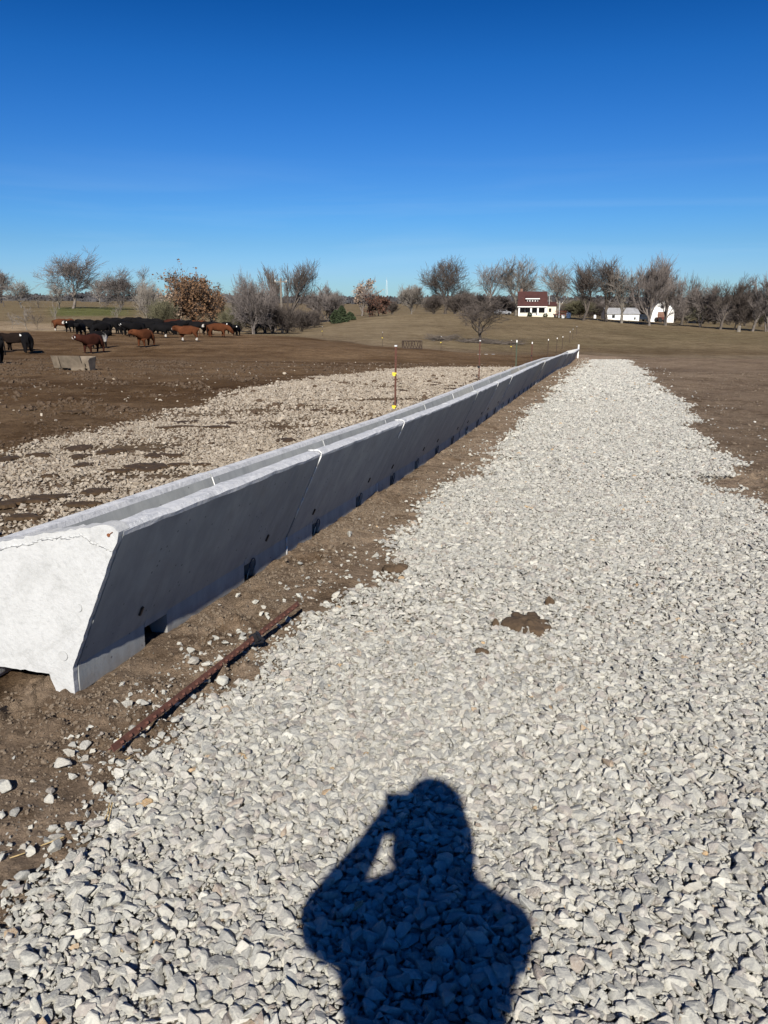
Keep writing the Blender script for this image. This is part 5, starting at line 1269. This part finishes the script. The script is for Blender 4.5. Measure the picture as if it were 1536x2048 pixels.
# ------------------------------------------------------------------ the photographer, whose shadow lies on the gravel
def person():
    gz = ground_z(0, -.35); V = [(.045, -.33, 1.02)]; E = []; Rd = [(.262, .15)]
    def add(p, r_, par): V.append(p); Rd.append(r_); E.append((par, len(V) - 1)); return len(V) - 1
    waist = add((.052, -.33, 1.17), (.266, .15), 0); ch = add((.045, -.32, 1.32), (.255, .16), waist); neck0 = add((.07, -.30, 1.50), (.205, .13), ch); neck = add((.086, -.28, 1.585), (.165, .12), neck0)
    jaw = add((.098, -.25, 1.635), (.122, .10), neck); head = add((.11, -.26, 1.705), (.130, .125), jaw); top = add((.11, -.265, 1.765), (.07, .075), head)
    add((.112, -.135, 1.665), .014, jaw)                                     # nose
        # arms
    for s_, shp, el, wr in ((-1, (-.13, -.31, 1.41), (-.235, -.12, 1.275), (-.098, -.055, 1.455)), (1, (.27, -.30, 1.40), (.30, -.13, 1.25), (.040, -.055, 1.455))):
        a = add(shp, .100, ch); b_ = add(el, .082, a); m_ = tuple((Vector(el) * .5 + Vector(wr) * .5)); c0 = add(m_, .060, b_); c_ = add(wr, .042, c0)
        palm = add((-.062 if s_ < 0 else .027, -.035, wr[2] + .045), (.024, .042), c_)
        for j in range(4):
            z = wr[2] + .035 + .022 * j; f1 = add((-.068 if s_ < 0 else .034, -.012, z), .0085, palm); add((-.060 if s_ < 0 else .026, .000 - .004 * (j % 2), z + .004), .0075, f1)
        th1 = add((-.050 if s_ < 0 else .012, -.045, wr[2] + .075), .0095, palm); add((-.035 if s_ < 0 else -.004, -.030, wr[2] + .10), .008, th1)
    # legs
    for s_ in (-1, 1):
        a = add((.03 + s_ * .10, -.34, .86), .105, 0); b_ = add((.03 + s_ * .12, -.33, .48), .072, a); c_ = add((.03 + s_ * .13, -.37, .10), .052, b_); f_ = add((.03 + s_ * .14, -.36, .05), .045, c_); add((.03 + s_ * .16, -.20, .035), .040, f_)
    V = [(x, y, z + gz * (1 if z < 1.2 else 0)) for x, y, z in V]
    me = skin_mesh('person_body', V, E, Rd, 2)
    for k in ('skin_tone', 'coat_cloth', 'denim', 'boot_leather'): me.materials.append(M[k])
    mi = []
    for pl in me.polygons:
        c = pl.center; k = 1
        if c.z > 1.575 and c.x > .0: k = 0
        if c.y > -.062 and c.z > 1.3: k = 0
        if c.z < .98 + gz: k = 2
        if c.z < .13 + gz: k = 3
        mi.append(k)
    me.polygons.foreach_set('material_index', mi)
    me.transform(Matrix.Translation((0, 0, -gz)))
    o = link('person', me, None, None, (0, 0, gz))
    tag(o, 'photographer in dark coat and cap holding a phone, casting the shadow on the gravel', 'person')
    cp = MB(); n = 20
    prof = [(.112, 1.675), (.120, 1.71), (.114, 1.76), (.085, 1.80), (.035, 1.818)]
    for (r0, z0), (r1, z1) in zip(prof[:-1], prof[1:]):
        b = len(cp.v); cp.v += [(.11 + r_ * .93 * math.cos(6.2832 * k / n), -.262 + r_ * 1.12 * math.sin(6.2832 * k / n), z_ - gz) for r_, z_ in ((r0, z0), (r1, z1)) for k in range(n)]
        cp.f += [(b + k, b + (k + 1) % n, b + n + (k + 1) % n, b + n + k) for k in range(n)]
    cp.f.append(tuple(range(len(cp.v) - n, len(cp.v))))
    cp.add([(.10 + .060 * math.cos(a), -.20 + (.13 if 0 < k < 6 else .0) * math.sin(a), 1.725 - gz + dz) for dz in (0, .008) for k, a in enumerate(np.linspace(0, math.pi, 7))], [tuple(range(7))[::-1], tuple(range(7, 14))] + [(k, (k + 1) % 7, 7 + (k + 1) % 7, 7 + k) for k in range(7)])
    cp.build('cap', M['coat_cloth'], o, smooth=True)
    for s_ in (-1, 1):
        b = MB(); b.tube((.118 + s_ * .033, -.168, 1.692 - gz), (.118 + s_ * .033, -.158, 1.692 - gz), .012, .009, 10); b.build('eye', M['eye_white'], o)
    for s_ in (-1, 1):
        em = bpy.data.meshes.new('ear'); bm = bmesh.new(); bmesh.ops.create_uvsphere(bm, u_segments=10, v_segments=8, radius=.03)
        for v in bm.verts: v.co = Vector((v.co.x * .35, v.co.y * .7, v.co.z))
        bm.to_mesh(em); bm.free(); link('ear', em, M['skin_tone'], o, (.108 + s_ * .108, -.255, 1.665 - gz))
    b = MB(); b.box((.117, -.162, 1.618 - gz), (.045, .012, .010)); b.build('mouth', M['deck_red'], o)
    # the phone: held just behind the lens
    ph = empty('mobile_phone', (-.018, -.012, 1.538)); b = MB(); b.box((0, 0, 0), (.076, .008, .162)); b.build('phone_case', M['black_plastic'], ph); b = MB(); b.box((0, -.0046, 0), (.068, .0012, .142)); b.build('screen', M['glass_dark'], ph)
    tag(ph, 'black mobile phone held upright in both hands of the photographer', 'phone')
person()
for o in list(bpy.data.objects):
    if o.name.startswith('empty'): pass
